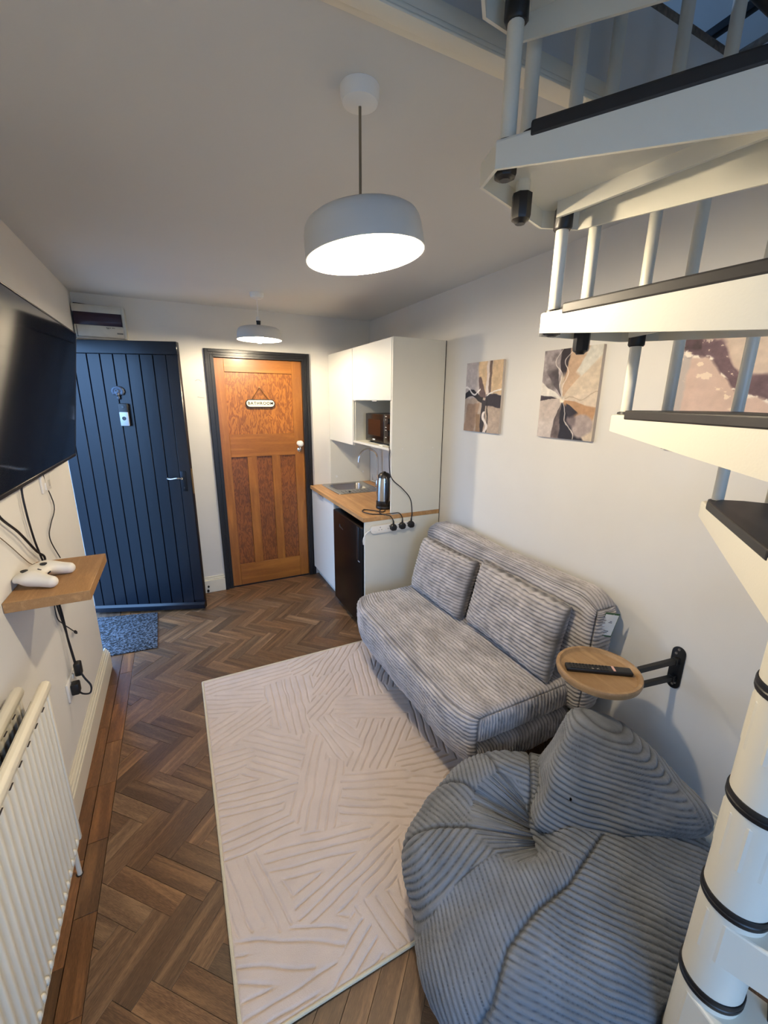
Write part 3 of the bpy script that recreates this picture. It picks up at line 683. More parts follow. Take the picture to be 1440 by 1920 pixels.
# swing tag sewn to the backrest corner
tg = MB().box(-0.030, 0.034, -0.0012, 0.0012, -0.058, 0.058, 0.0004, 1)
tgo = tg.obj('swing_tag', M['green'], sofa, True); tgo.matrix_parent_inverse = wm(sofa).inverted()
tgo.location = (1.572, 1.006, 0.735); tgo.rotation_euler = (R_(4), R_(10), R_(-22))
t2 = MB().box(-0.029, 0.030, -0.0022, -0.0012, -0.050, 0.050).obj('tag_label', M['paper'], tgo, True)
t3 = MB().prism([(-0.034, -0.010), (0.022, 0.002), (0.006, 0.054)], 0.003, 0.004, RX90).box(-0.020, 0.012, -0.0024, -0.0022, -0.034, -0.026).obj('tag_fold', M['paper'], tgo, True)
MB().box(-0.022, 0.010, -0.0028, -0.0024, -0.031, -0.028).box(-0.022, 0.006, -0.0028, -0.0024, -0.038, -0.0355).box(-0.006, 0.010, -0.0046, -0.0042, 0.012, 0.0145).box(-0.002, 0.008, -0.0046, -0.0042, 0.018, 0.0205).obj('tag_print', M['lightmark'], tgo, True)['kind'] = 'stuff'

def cushion(loc, rot, W, H, T, seed, label):
    o = thing('cushion', loc, label, 'cushion', group='cushions on the sofa bed', rot=rot)
    Vs, Fs, Gs = [], [], []; base = 0; nu, nv = 90, 130
    for sd in (-1, 1):
        u, v = np.meshgrid(np.linspace(-1, 1, nu), np.linspace(-1, 1, nv), indexing='ij')
        th = (np.clip(1-u**4, 0, 1)*np.clip(1-v**4, 0, 1))**0.42
        # pinch the outline between corners
        X = u*W/2*(1-0.05*(1-v**2)*1.0+0.0); Z = v*H/2*(1-0.07*(1-u**2))
        P = np.stack([X, sd*T/2*th, Z], -1)
        jit = 0.004*nz(P, 10, seed)+0.0022*nz(P, 30, seed+3)
        fd = np.clip(th/0.35, 0, 1)
        r_ = rib(Z+0.012*sd, PITCH*0.95, 0.0066, jit)*fd+(0.0030*nz(P, 62, seed+5)+0.006*nz(P, 7, seed+7))*fd
        P[..., 1] += sd*r_; Gs.append((LASTR[0]*fd).ravel())
        puck = 0.005*np.sin(u*38+seed)*np.clip((np.abs(v)-0.80)/0.2, 0, 1); P[..., 1] += puck*(1-0.5*th)
        P[..., 2] += 0.004*np.sin(u*31+seed*2)*np.clip((np.abs(v)-0.85)/0.15, 0, 1)
        I = np.arange(nu*nv).reshape(nu, nv)+base; q4 = np.stack([I[:-1, :-1], I[1:, :-1], I[1:, 1:], I[:-1, 1:]], -1).reshape(-1, 4)
        Fs.append(q4 if sd < 0 else q4[:, ::-1]); Vs.append(P.reshape(-1, 3)); base += nu*nv
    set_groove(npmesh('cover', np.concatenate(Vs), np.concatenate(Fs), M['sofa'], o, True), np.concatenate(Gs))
    return o
c1 = cushion((1.425, 1.405, 0.620), (R_(-14), 0, R_(-92)), 0.60, 0.37, 0.17, 41, 'grey corduroy cushion nearest the round wall tray, leaning on the sofa back')
c2 = cushion((1.405, 2.005, 0.600), (R_(-16), 0, R_(-88)), 0.52, 0.36, 0.17, 52, 'grey corduroy cushion beside the white kitchen end panel')

# ================================================================ bean bag
_bm = bmesh.new()
HP = [(0.925, 0.715, 0.315), (1.080, 0.612, 0.325), (1.420, 0.475, 0.325), (1.14, 0.90, 0.30), (1.48, 0.53, 0.31), (1.135, 0.785, 0.550), (1.235, 0.690, 0.535), (1.205, 0.845, 0.560), (1.315, 0.750, 0.545), (1.10, 0.74, 0.20), (1.30, 0.60, 0.20), (1.30, 0.85, 0.22)]
for p in HP: _bm.verts.new(p)
bmesh.ops.convex_hull(_bm, input=_bm.verts); bmesh.ops.recalc_face_normals(_bm, faces=_bm.faces)
PLN = np.array([(*f.normal, f.normal.dot(f.verts[0].co)) for f in _bm.faces]); _bm.free()
def hull(P):
    q = (P.reshape(-1, 3) @ PLN[:, :3].T - PLN[:, 3])/0.012
    mx_ = q.max(-1); return (0.012*(mx_+np.log(np.exp(q-mx_[:, None]).sum(-1)))-0.026).reshape(P.shape[:-1])
def bag(P):
    d = sd_ell(P, (0.955, 0.705, 0.16), (0.455, 0.395, 0.180))
    d = smin(d, sd_ell(P, (0.755, 0.600, 0.165), (0.315, 0.235, 0.175)), 0.05)    # near left bulge
    d = smin(d, sd_ell(P, (0.90, 0.885, 0.23), (0.24, 0.17, 0.165)), 0.05)     # rear left lobe
    d = smin(d, sd_ell(P, (0.66, 0.80, 0.24), (0.16, 0.16, 0.12)), 0.05)
    d = smin(d, sd_ell(P, (0.92, 0.50, 0.19), (0.34, 0.19, 0.125)), 0.06)      # front lobe
    d = smin(d, sd_ell(P, (1.25, 0.62, 0.18), (0.27, 0.29, 0.135)), 0.06)     # right side
    dent = sd_ell(P, (0.875, 0.745, 0.45), (0.13, 0.13, 0.21))
    h = np.clip(0.06-np.abs(d+dent), 0, None)/0.06; d = np.maximum(d, -dent)+h*h*0.015
    d = smin(d, hull(P), 0.008)
    pole = np.hypot(P[..., 0]-PX_, P[..., 1]-PY_)-0.064
    return np.maximum(d, -pole)
PX_, PY_ = 0.919, 0.2335
nph, nth = 720, 430
ph = np.linspace(0, 2*PI, nph, endpoint=False); th = np.linspace(R_(1), R_(140), nth)
PH, TH = np.meshgrid(ph, th, indexing='ij'); D = np.stack([np.sin(TH)*np.cos(PH), np.sin(TH)*np.sin(PH), np.cos(TH)], -1)
O = np.array((1.03, 0.69, 0.20)); ts = np.arange(0.05, 0.62, 0.008)
last = np.full(PH.shape, 0.05); fprev = bag(O+D*0.05)
for t in ts[1:]:
    f = bag(O+D*t); cr = (fprev < 0) & (f >= 0); tt = t-0.008*f/np.where(cr, f-fprev, 1); last = np.where(cr, tt, last); fprev = f
rad = np.median(np.stack([np.roll(last, (a, b), (0, 1)) for a in (-1, 0, 1) for b in (-1, 0, 1)]), 0); rad[:, :2] = last[:, :2]; rad[:, -2:] = last[:, -2:]
P = O+D*rad[..., None]
P[..., 2] = np.where(P[..., 2] < 0.035, 0.035-0.023*(1-np.exp(-(0.035-P[..., 2])/0.04)), P[..., 2])
def pnormals(P):
    du = np.roll(P, -1, 0)-np.roll(P, 1, 0); dv = np.gradient(P, axis=1); n = np.cross(dv, du)
    L = np.sqrt((n**2).sum(-1, keepdims=True)); n = n/np.maximum(L, 1e-9); s_ = np.sign((n*(P-O)).sum(-1, keepdims=True)); return n*np.where(s_ == 0, 1, s_)
N_ = pnormals(P)
az = np.degrees(np.arctan2(P[..., 1]-0.69, P[..., 0]-0.865))
hv = hull(P); headm = np.clip((0.006-np.abs(hv))/0.004, 0, 1)
bounds = [-180, -146, -78, -20, 45, 78, 112, 150, 180]
wv = [(0.95, -0.30, 0.50), (0.66, 0.42, 0.78), (0.66, 0.42, 0.78), (0.66, 0.42, 0.78), (0.6, 0.3, 0.6), (0.86, -0.42, 0.25), (0.80, 0.10, 0.30), (-0.30, 0.70, 0.50)]
gc_ = np.zeros(az.shape); seam = np.zeros(az.shape); rr_ = np.hypot(P[..., 0]-0.865, P[..., 1]-0.69)
jit = 0.010*vnoise(P*4, 61)+0.004*vnoise(P*14, 62)
for k in range(8):
    m_ = (az >= bounds[k]) & (az < bounds[k+1]); w3 = np.array(wv[k]); gc_ = np.where(m_, P@w3, gc_)
    if bounds[k] not in (-180, -20): seam = np.maximum(seam, np.exp(-(np.radians(az-bounds[k])*rr_/0.0055)**2))
sy_ = np.interp(P[..., 0], [0.4, 0.538, 0.615, 0.741, 0.864, 1.09, 1.10], [0.46, 0.474, 0.515, 0.535, 0.542, 0.60, 0.60]); m_ = (P[..., 1] < sy_) | ((az > -60) & (az < 45)) | (P[..., 0] > 1.09)
lf_ = (az >= -180) & (az < -60) & ~m_
seam = np.where((az > -150) & (az < -15), 0, seam)
seam = np.maximum(seam, np.exp(-((P[..., 1]-sy_)/0.0055)**2)*(P[..., 0] < 1.09)*(P[..., 2] > 0.05))
gc_ = np.where(m_ & (az > -175) & (az < 45), P@np.array((0.66, 0.42, 0.78)), gc_); gc_ = np.where(lf_, P@np.array((0.95, -0.30, 0.50)), gc_)
hc_ = np.where(P[..., 0] > 1.37, P@np.array((0.90, -0.30, 0.30)), P@np.array((0.16, -0.10, 1.0)))
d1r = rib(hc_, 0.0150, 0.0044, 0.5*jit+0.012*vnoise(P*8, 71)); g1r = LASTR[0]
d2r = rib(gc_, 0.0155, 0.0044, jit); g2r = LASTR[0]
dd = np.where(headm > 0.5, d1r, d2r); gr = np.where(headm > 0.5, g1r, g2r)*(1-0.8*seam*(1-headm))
fold = 0.012*vnoise(P*np.array((6, 6, 5)), 81)+0.006*vnoise(P*13, 82)+headm*0.009*vnoise(P*np.array((14, 14, 5)), 83)
near = np.clip(np.hypot(P[..., 0]-PX_, P[..., 1]-PY_)-0.066, 0, 0.03)/0.03
P2 = P+N_*((dd+fold-0.010*seam*(1-headm)+0.0012*vnoise(P*70, 84))*near)[..., None]
P2[..., 2] = np.maximum(P2[..., 2], 0.0125)
P2[..., 0] = np.minimum(P2[..., 0], 1.60); P2[..., 1] = np.where(P2[..., 0] > 0.86, np.minimum(P2[..., 1], 1.070), P2[..., 1])
I = np.arange(nph*nth).reshape(nph, nth); I2 = np.roll(I, -1, 0)
F = np.stack([I[:, :-1], I[:, 1:], I2[:, 1:], I2[:, :-1]], -1).reshape(-1, 4)
topc = P2[:, 0].mean(0); V = np.concatenate([P2.reshape(-1, 3)])
bagt = thing('bean_bag', (1.04, 0.69, 0.012), 'dark grey corduroy bean bag chair beside the white stair pole', 'bean bag')
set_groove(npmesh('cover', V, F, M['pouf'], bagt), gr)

# ================================================================ spiral staircase
PX, PY, SR, RS, ZB_, TH0, DTH = 0.919, 0.2335, 0.0546, 0.239, 1.62, 69.0, 27.7
st = thing('spiral_staircase', (PX, PY, 0), 'white enamelled metal spiral staircase with black rubber treads and round pole', 'staircase')
ROUT = 0.628
def tread_mesh():
    a = R_(-35)
    front = [(0.050, 0.052), (0.30, 0.042), (0.588, 0.030)]
    outer = [(0.634*math.cos(R_(t)), 0.634*math.sin(R_(t))) for t in (-2.5, -27)]
    rc = (0.592*math.cos(a), 0.592*math.sin(a))
    hub = [(0.056*math.cos(R_(t)), 0.056*math.sin(R_(t))) for t in (-124, -160, 164, 124)]
    poly = hub+[(0.056*math.cos(R_(90)), 0.056*math.sin(R_(90)))]+front+outer+[rc]
    def dep(x, y):
        r = math.hypot(x, y); return 0.044+0.062*max(0, min(1, 1-(r-0.05)/0.55))
    cx, cy = 0.3, -0.09
    # inner outline by insetting
    n = len(poly); inn = []
    for i in range(n):
        p, q, r = Vector(poly[i-1]), Vector(poly[i]), Vector(poly[(i+1) % n])
        e1, e2 = (q-p).normalized(), (r-q).normalized(); n1, n2 = Vector((-e1.y, e1.x)), Vector((-e2.y, e2.x)); b_ = (n1+n2); b_.normalize(); kk = 0.006/max(0.4, b_.dot(n1))
        inn.append(q+b_*kk)
    ar = sum(poly[i][0]*poly[(i+1) % n][1]-poly[(i+1) % n][0]*poly[i][1] for i in range(n))
    if ar < 0:
        inn = []
        for i in range(n):
            p, q, r = Vector(poly[i-1]), Vector(poly[i]), Vector(poly[(i+1) % n])
            e1, e2 = (q-p).normalized(), (r-q).normalized(); n1, n2 = Vector((e1.y, -e1.x)), Vector((e2.y, -e2.x)); b_ = (n1+n2); b_.normalize(); inn.append(q+b_*0.006/max(0.4, b_.dot(n1)))
    bm = bmesh.new(); T = [bm.verts.new((x, y, 0)) for x, y in poly]; B = [bm.verts.new((x, y, -dep(x, y))) for x, y in poly]
    Bi = [bm.verts.new((p.x, p.y, -dep(p.x, p.y))) for p in inn]; Ti = [bm.verts.new((p.x, p.y, -0.008)) for p in inn]
    for i in range(n):
        j = (i+1) % n; bm.faces.new((T[i], T[j], B[j], B[i])); bm.faces.new((B[i], B[j], Bi[j], Bi[i])); bm.faces.new((Bi[i], Bi[j], Ti[j], Ti[i]))
    bm.faces.new(T); bm.faces.new(Ti)
    bmesh.ops.recalc_face_normals(bm, faces=bm.faces)
    ed = [e for e in bm.edges if abs(e.verts[0].co.z) < 1e-5 and abs(e.verts[1].co.z) < 1e-5]
    vert = [e for e in bm.edges if e.verts[0] in T and e.verts[1] in B or e.verts[1] in T and e.verts[0] in B]
    bmesh.ops.bevel(bm, geom=ed, offset=0.005, segments=2, profile=0.5, affect='EDGES')
    me = bpy.data.meshes.new('tread'); bm.to_mesh(me); bm.free()
    # stiffening rib under the tread
    b = MB(); b.bm.from_mesh(me)
    Mx = Matrix.Rotation(R_(-26), 4, 'Z')
    b.prism([(0.06, -0.004), (0.58, -0.004), (0.58, 0.004), (0.06, 0.004)], -0.040, -0.006, Mx)
    b.bm.to_mesh(me); b.bm.free(); me.materials.append(M['stair']); return me
tmesh = tread_mesh()
def pad_mesh():
    a = R_(-28)
    poly = [(0.150, 0.020), (0.520, 0.020), (0.545, 0.012), (0.565, -0.006)]+[(0.578*math.cos(R_(t)), 0.578*math.sin(R_(t))) for t in (-6, -14, -21)]+[(0.545*math.cos(a), 0.545*math.sin(a)), (0.14*math.cos(R_(-38)), 0.14*math.sin(R_(-38)))]
    b = MB(); b.prism(poly, -0.002, 0.012, None, 0.004)
    # front lip that folds over the nosing
    b.prism([(0.095, 0.010), (0.095, 0.0530), (0.30, 0.0445), (0.530, 0.0345), (0.530, 0.010)], -0.012, 0.012, None, 0.004)
    me = bpy.data.meshes.new('rubber_pad'); b.bm.to_mesh(me); b.bm.free(); me.materials.append(M['rubber']); return me
pmesh = pad_mesh()
def simple(nm, m, fn):
    b = MB(); fn(b); me = bpy.data.meshes.new(nm); b.bm.to_mesh(me); b.bm.free(); me.materials.append(m); me.set_sharp_from_angle(angle=R_(38)); return me
sleeve = simple('baluster_sleeve', M['black'], lambda b: b.lathe([(0.018, 0), (0.021, 0.004), (0.0205, 0.044), (0.017, 0.047)], 8, smooth=False))
nutm = simple('lower_nut', M['black'], lambda b: b.lathe([(0.0, -0.004), (0.010, -0.004), (0.013, 0.0), (0.019, 0.004), (0.0205, 0.010), (0.0205, 0.050)], 8, smooth=False))
washer = simple('washer', M['black'], lambda b: b.lathe([(0.0155, 0.0), (0.022, 0.001), (0.021, 0.006), (0.0155, 0.008)], 20))
postm = simple('baluster', M['stair'], lambda b: b.cyl((0, 0, 0), (0, 0, 1.0), 0.0142, 16))
ringm = simple('spacer_ring', M['black'], lambda b: b.lathe([(SR-0.002, -0.013), (SR+0.0022, -0.012), (SR+0.0034, -0.008), (SR+0.0034, -0.002), (SR+0.0018, 0.0), (SR+0.0034, 0.002), (SR+0.0034, 0.008), (SR+0.0022, 0.012), (SR-0.002, 0.013)], 48, cap=False))
segm = simple('pole_segment', M['stair'], lambda b: b.lathe([(SR-0.003, 0.008), (SR, 0.010), (SR, RS-0.010), (SR-0.003, RS-0.008)], 48))
def polar(r, a, z): return (r*math.cos(R_(a)), r*math.sin(R_(a)), z)
NLO, NHI = -6, 3
def addp(me, name, loc, rz, parent, scale=None):
    o = link(name, me, parent, True); o.location = loc; o.rotation_euler = (0, 0, rz)
    if scale: o.scale = scale
    return o
for k in range(NLO, NHI+1):
    z = ZB_+k*RS; a = TH0+k*DTH
    t = addp(tmesh, 'tread', (0, 0, z), R_(a), st)
    addp(pmesh, 'rubber_pad', (0, 0, 0), 0, t)
    zr = z+0.027
    addp(ringm, 'spacer_ring', (0, 0, zr), 0, st); addp(segm, 'pole_segment', (0, 0, zr), 0, st)
    # balusters: outer front corner and middle of the tread's end
    FA, MA = -0.4, -12.0
    for nm, aa, rr in (('F', FA, 0.578), ('M', MA, 0.585)):
        top = z+1.05 if k >= 0 else z+0.95
        if nm == 'F': top = z+1.05
        addp(postm, 'baluster', polar(rr, a+aa, z-0.03), 0, st, (1, 1, top-z+0.03))
        addp(washer, 'washer', polar(rr, aa, 0.0), 0, t)
        addp(nutm, 'lower_nut', polar(rr, aa, -0.082 if nm == 'M' else -0.050), 0, t, None if nm == 'M' else (1, 1, 0.5))
    addp(sleeve, 'baluster_sleeve', polar(0.578, FA-DTH, -0.062), 0, t)
    addp(washer, 'washer', polar(0.578, FA-DTH, 0.0), 0, t)
MB().lathe([(0.085, 0.0), (0.085, 0.010), (SR, 0.012), (SR, ZB_+NLO*RS+0.02)], 40).obj('pole_base', M['stair'], st, True)
MB().cyl((0, 0, ZB_+(NHI+1)*RS-0.02), (0, 0, 3.6), SR, 40).obj('pole_top', M['stair'], st, True)
# handrail helix
pts = [polar(0.58, TH0+k*DTH, ZB_+k*RS+1.05) for k in np.linspace(NLO, NHI, 37)]
MB().tube(pts, 0.02, 12, 1).obj('handrail', M['black'], st, True)
# black steel bed leg / guard foot at the edge of the upper floor
gb = MB().box(-0.012, 0.012, -0.30, 0.30, -0.012, 0.012, 0.003).box(-0.012, 0.03, -0.05, 0.06, 0.012, 0.05, 0.004).obj('guard_rail', M['blackmetal'])
gb.location = (1.56, 0.75, 2.72); gb.rotation_euler = (R_(-4), 0, R_(4))
tag(gb, 'black steel bar beside the stairwell opening on the upper floor', 'rail')

# ================================================================ kitchen
X0, X1, KY0, KY1 = 1.082, 1.6785, 2.475, 3.722
wt = MB(); SX0, SX1, SY0, SY1 = 1.185, 1.575, 3.235, 3.69
zt0, zt1 = 0.858, 0.888
wt.box(X0-0.012, SX0+0.012, KY0, KY1, zt0, zt1, 0.0015, 1).box(SX1-0.012, X1, KY0, KY1, zt0, zt1, 0.0015, 1).box(SX0+0.012, SX1-0.012, KY0, SY0+0.012, zt0, zt1, 0.0015, 1).box(SX0+0.012, SX1-0.012, SY1-0.012, KY1, zt0, zt1, 0.0015, 1)
tag(wt.obj('worktop', M['worktop']), 'pale oak worktop over the fridge and sink cabinet', 'worktop')
bc = thing('base_cabinet', (1.38, 3.42, 0), 'white base cabinet under the sink, beside the pine door', 'cabinet')
MB().box(X0+0.020, X1, 3.104, 3.120, 0.09, zt0-0.001).box(X0+0.020, X1, 3.700, 3.716, 0.09, zt0-0.001).box(X0+0.02, X1, 3.120, 3.700, 0.09, 0.106).box(X1-0.016, X1, 3.120, 3.70, 0.106, 0.70).obj('body', M['cabdoor'], bc)
MB().box(X0+0.05, X0+0.066, 3.104, 3.716, 0.0, 0.09).obj('plinth', M['cabdoor'], bc)
bd = MB().box(X0, X0+0.018, 3.106, 3.714, 0.092, zt0-0.006, 0.001, 1).obj('door', M['cabdoor'], bc)
MB().box(X0-0.012, X0+0.001, 3.36, 3.50, zt0-0.010, zt0-0.0062).box(X0-0.012, X0-0.009, 3.36, 3.50, zt0-0.024, zt0-0.008).obj('pull_handle', M['silver'], bd)
ep = MB().box(X0, X1, KY0, KY0+0.016, 0, zt0-0.0005, 0.0008, 1).obj('end_panel', M['cab'])
tag(ep, 'white end panel below the worktop, carrying the power strip', 'panel')
tp = MB().box(1.28, X1-0.003, KY0+0.001, KY0+0.017, zt1+0.0005, 2.042, 0.0008, 1).obj('side_panel', M['cab'])
tag(tp, 'tall white side panel standing on the worktop end', 'panel')
MB().box(X1-0.0035, X1, KY0-0.001, KY0+0.010, 0.16, 2.042).obj('panel_gap', M['gapm'], tp)
for x in (1.36, 1.60): MB().cyl((x, KY0+0.002, 1.34), (x, KY0-0.0005, 1.34), 0.004, 12).obj('screw_cap', M['white'], tp)
# fridge
fz = 0.832
frg = thing('mini_fridge', (1.36, 2.80, 0), 'black under-counter fridge below the oak worktop', 'fridge')
MB().box(X0+0.055, X1-0.03, 2.505, 3.09, 0.012, fz, 0.006, 2).obj('body', M['fridge'], frg)
fd = MB().box(X0-0.010, X0+0.050, 2.503, 3.092, 0.045, fz-0.022, 0.010, 3).obj('door', M['fridge'], frg)
MB().box(X0-0.013, X0-0.005, 2.560, 2.600, 0.553, 0.80, 0.003, 2).obj('door_grip', M['black'], fd)
MB().box(X0-0.0125, X0-0.009, 2.545, 2.575, 0.545, 0.552, 0.001).obj('hinge_mark', M['silver'], fd)
RF = Matrix(((0, 0, -1), (-1, 0, 0), (0, 1, 0)))     # text facing -x
MB().tube([(X0-0.0105, 2.945, 0.700), (X0-0.0105, 2.940, 0.722), (X0-0.0105, 2.930, 0.700), (X0-0.0105, 2.918, 0.706), (X0-0.0105, 2.912, 0.698), (X0-0.0105, 2.900, 0.704), (X0-0.0105, 2.892, 0.696), (X0-0.0105, 2.880, 0.702), (X0-0.0105, 2.868, 0.694)], 0.0016, 6, 4).obj('logo', M['lightmark'], fd)
for x in (X0+0.08, X1-0.08):
    for y in (2.54, 3.05): MB().cyl((x, y, 0), (x, y, 0.02), 0.014, 12).obj('leg', M['black'], frg)
# wall cabinets
def wallcab(y0, y1, z0, z1, label, niche=None):
    o = thing('wall_cabinet', (1.48, (y0+y1)/2, z0), label, 'cabinet', group='white wall cabinets')
    zz = niche if niche else z0
    b = MB().box(1.296, X1, y0, y0+0.016, z0, z1).box(1.296, X1, y1-0.016, y1, z0, z1).box(1.296, X1, y0+0.016, y1-0.016, z0, z0+0.016).box(1.296, X1, y0+0.016, y1-0.016, z1-0.016, z1)
    b.box(X1-0.006, X1, y0+0.016, y1-0.016, z0+0.016, z1-0.016)
    if niche: b.box(1.296, X1-0.006, y0+0.016, y1-0.016, niche, niche+0.016).box(1.281, 1.296, y0, y0+0.016, z0, niche-0.002).box(1.281, 1.296, y1-0.012, y1, z0, niche-0.002).box(1.281, 1.296, y0+0.016, y1-0.012, z0, z0+0.016)
    b.obj('body', M['cab'], o)
    d = MB().box(1.278, 1.2945, y0+0.0015, y1-0.0015, zz+(0.002 if niche else 0.001), z1-0.001, 0.0008, 1).obj('door', M['cabdoor'], o)
    return o, d
c1_, d1_ = wallcab(3.160, 3.722, 1.303, 2.041, 'tall white wall cabinet in the corner above the sink')
c2_, d2_ = wallcab(2.493, 3.158, 1.327, 2.041, 'white wall cabinet with the open microwave niche', 1.654)
MB().box(1.281, 1.30, 3.10, 3.16, 1.650, 1.654).box(1.281, 1.292, 2.72, 2.80, 1.648, 1.654).obj('hinge', M['silver'], d2_)
sp = MB().box(1.273, X1-0.002, 3.7075, 3.7235, 0.889, 1.30, 0.001, 1).obj('splash_panel', M['cab'])
tag(sp, 'white splash panel on the back wall behind the sink', 'panel')
for x, z in ((1.330, 0.955), (1.60, 0.985)): MB().cyl((x, 3.709, z), (x, 3.703, z), 0.010, 16).obj('screw_cap', M['white'], sp)
# sink
sk = thing('sink', (1.38, 3.46, zt1), 'stainless steel inset sink with small drainer in the oak worktop', 'sink')
b = MB(); zt = zt1
BX0, BX1, BY0, BY1 = 1.225, 1.545, 3.385, 3.66
V, F = [], []
def rrect(x0, x1, y0, y1, r, n=8):
    p = []
    for cx, cy, a0 in ((x1-r, y1-r, 0), (x0+r, y1-r, 90), (x0+r, y0+r, 180), (x1-r, y0+r, 270)):
        for i in range(n+1): a = R_(a0+90*i/n); p.append((cx+r*math.cos(a), cy+r*math.sin(a)))
    return p
loops = [(rrect(SX0-0.012, SX1+0.012, SY0-0.012, SY1+0.010, 0.03), zt+0.0005), (rrect(SX0-0.010, SX1+0.010, SY0-0.010, SY1+0.008, 0.028), zt+0.005), (rrect(SX0+0.004, SX1-0.004, SY0+0.004, SY1-0.006, 0.02), zt+0.003),
         (rrect(BX0-0.004, BX1+0.004, BY0-0.004, BY1+0.004, 0.06), zt+0.003), (rrect(BX0, BX1, BY0, BY1, 0.055), zt-0.002), (rrect(BX0+0.006, BX1-0.006, BY0+0.006, BY1-0.006, 0.05), zt-0.10), (rrect(BX0+0.03, BX1-0.03, BY0+0.03, BY1-0.03, 0.035), zt-0.125), (rrect(BX0+0.10, BX1-0.10, BY0+0.09, BY1-0.09, 0.02), zt-0.128)]
V = np.array([(x, y, z) for L_, z in loops for x, y in L_]); n = len(loops[0][0]); F = []
for k in range(len(loops)-1):
    for i in range(n): F.append((k*n+i, k*n+(i+1) % n, (k+1)*n+(i+1) % n, (k+1)*n+i))
npmesh('basin', V, F, M['steel'], sk)
MB().prism(rrect(BX0+0.10, BX1-0.10, BY0+0.09, BY1-0.09, 0.02), zt-0.1285, zt-0.128).obj('basin_floor', M['steel'], sk)
b = MB()
for i in range(8): b.box(1.240+0.036*i, 1.248+0.036*i, 3.262, 3.355, zt+0.0028, zt+0.0044, 0.0007, 1)
b.obj('drainer_ridges', M['steel'], sk)
MB().cyl((1.30, 3.30, zt+0.003), (1.30, 3.30, zt+0.0062), 0.010, 16).obj('overflow', M['black'], sk)
MB().lathe([(0.028, 0), (0.026, 0.003), (0.0, 0.001)], 24, Matrix.Translation((1.385, 3.52, zt-0.128))).obj('waste', M['chrome'], sk)
fa = thing('tap', (1.612, 3.44, zt1), 'chrome swan-neck tap behind the sink', 'tap')
MB().lathe([(0.026, 0), (0.026, 0.004), (0.020, 0.010), (0.018, 0.05), (0.0165, 0.055)], 24, Matrix.Translation((1.628, 3.43, zt1+0.0005))).obj('base', M['chrome'], fa)
cpt = [(1.628, 3.43, zt1+0.05), (1.628, 3.43, 1.12)]
for i in range(1, 13): a = R_(180-15*i*1.0); cpt.append((1.535-0.093*math.cos(a)*1.0-0.0 if False else 1.535+0.093*math.cos(R_(15*i)), 3.43+0.0*i, 1.14+0.093*math.sin(R_(15*i))))
cpt.append((1.440, 3.43, 1.120))
MB().tube(cpt, 0.0095, 14, 2).obj('spout', M['chrome'], fa)
MB().cyl((1.628, 3.43, zt1+0.035), (1.612, 3.50, zt1+0.038), 0.013, 16, bev=0.001).cyl((1.612, 3.497, zt1+0.04), (1.608, 3.503, zt1+0.10), 0.0045, 10).obj('lever', M['chrome'], fa)
# microwave in the niche
mz = 1.3438
mw_ = thing('microwave', (1.48, 2.78, mz), 'black microwave oven inside the open niche of the wall cabinet', 'microwave')
MB().box(1.350, 1.665, 2.535, 3.035, mz+0.010, 1.562, 0.006, 2).obj('body', M['black'], mw_)
md = MB().box(1.336, 1.351, 2.720, 3.034, mz+0.012, 1.560, 0.004, 2).obj('door', M['microw'], mw_)
MB().box(1.3345, 1.3368, 2.765, 2.985, mz+0.058, 1.520, 0.0008, 1).obj('door_window', mat('microwave_window', rgb(38, 22, 18), 0.15), md)
b = MB()
for i in range(6): b.box(1.3354, 1.3362, 2.862+0.0075*i, 2.8672+0.0075*i, mz+0.024, mz+0.024+(0.011 if i in (0, 3) else 0.008))
b.obj('logo', M['paper'], md)
mp_ = MB().box(1.336, 1.351, 2.536, 2.718, mz+0.012, 1.560, 0.004, 2).obj('control_panel', M['microw'], mw_)
RZX = Matrix.Rotation(R_(-90), 4, 'Y')
for z in (1.515, 1.432):
    MB().lathe([(0.020, 0), (0.018, 0.012), (0.0, 0.013)], 24, Matrix.Translation((1.336, 2.640, z)) @ RZX).obj('dial', M['black'], mp_)
b = MB()
for z in (1.545, 1.522, 1.470, 1.45, 1.40): b.box(1.3350, 1.3362, 2.670, 2.690, z, z+0.003)
b.obj('print', M['paper'], mp_)
for y in (2.56, 3.01): MB().box(1.37, 1.64, y-0.008, y+0.008, mz, mz+0.011).obj('foot', M['black'], mw_)
# white card under the microwave
tag(MB().box(1.300, 1.340, 2.66, 2.72, mz-0.0004, mz+0.004).obj('paper_slip', M['paper']), 'white paper slip in front of the microwave', 'paper')
# kettle
kt = thing('kettle', (1.322, 2.672, zt1), 'tall stainless steel and black kettle on the worktop', 'kettle')
T_ = Matrix.Translation((1.322, 2.672, zt1))
MB().lathe([(0.058, 0.0005), (0.060, 0.004), (0.060, 0.018), (0.057, 0.022)], 36, T_).obj('power_base', M['black'], kt)
MB().lathe([(0.055, 0.022), (0.058, 0.026), (0.058, 0.060), (0.0575, 0.062)], 36, T_).obj('lower_band', M['black'], kt)
MB().lathe([(0.0575, 0.062), (0.057, 0.11), (0.054, 0.17), (0.050, 0.21), (0.046, 0.23)], 40, T_).obj('body', M['steel'], kt)
MB().lathe([(0.0465, 0.228), (0.044, 0.245), (0.032, 0.260), (0.014, 0.266), (0.010, 0.272), (0.0, 0.273)], 36, T_).obj('lid', M['black'], kt)
MB().prism([(-0.016, 0.0), (0.016, 0.0), (0.010, 0.024), (-0.010, 0.024)], 0.195, 0.235, T_ @ Matrix.Translation((-0.010, 0.045, 0))).obj('spout', M['steel'], kt)
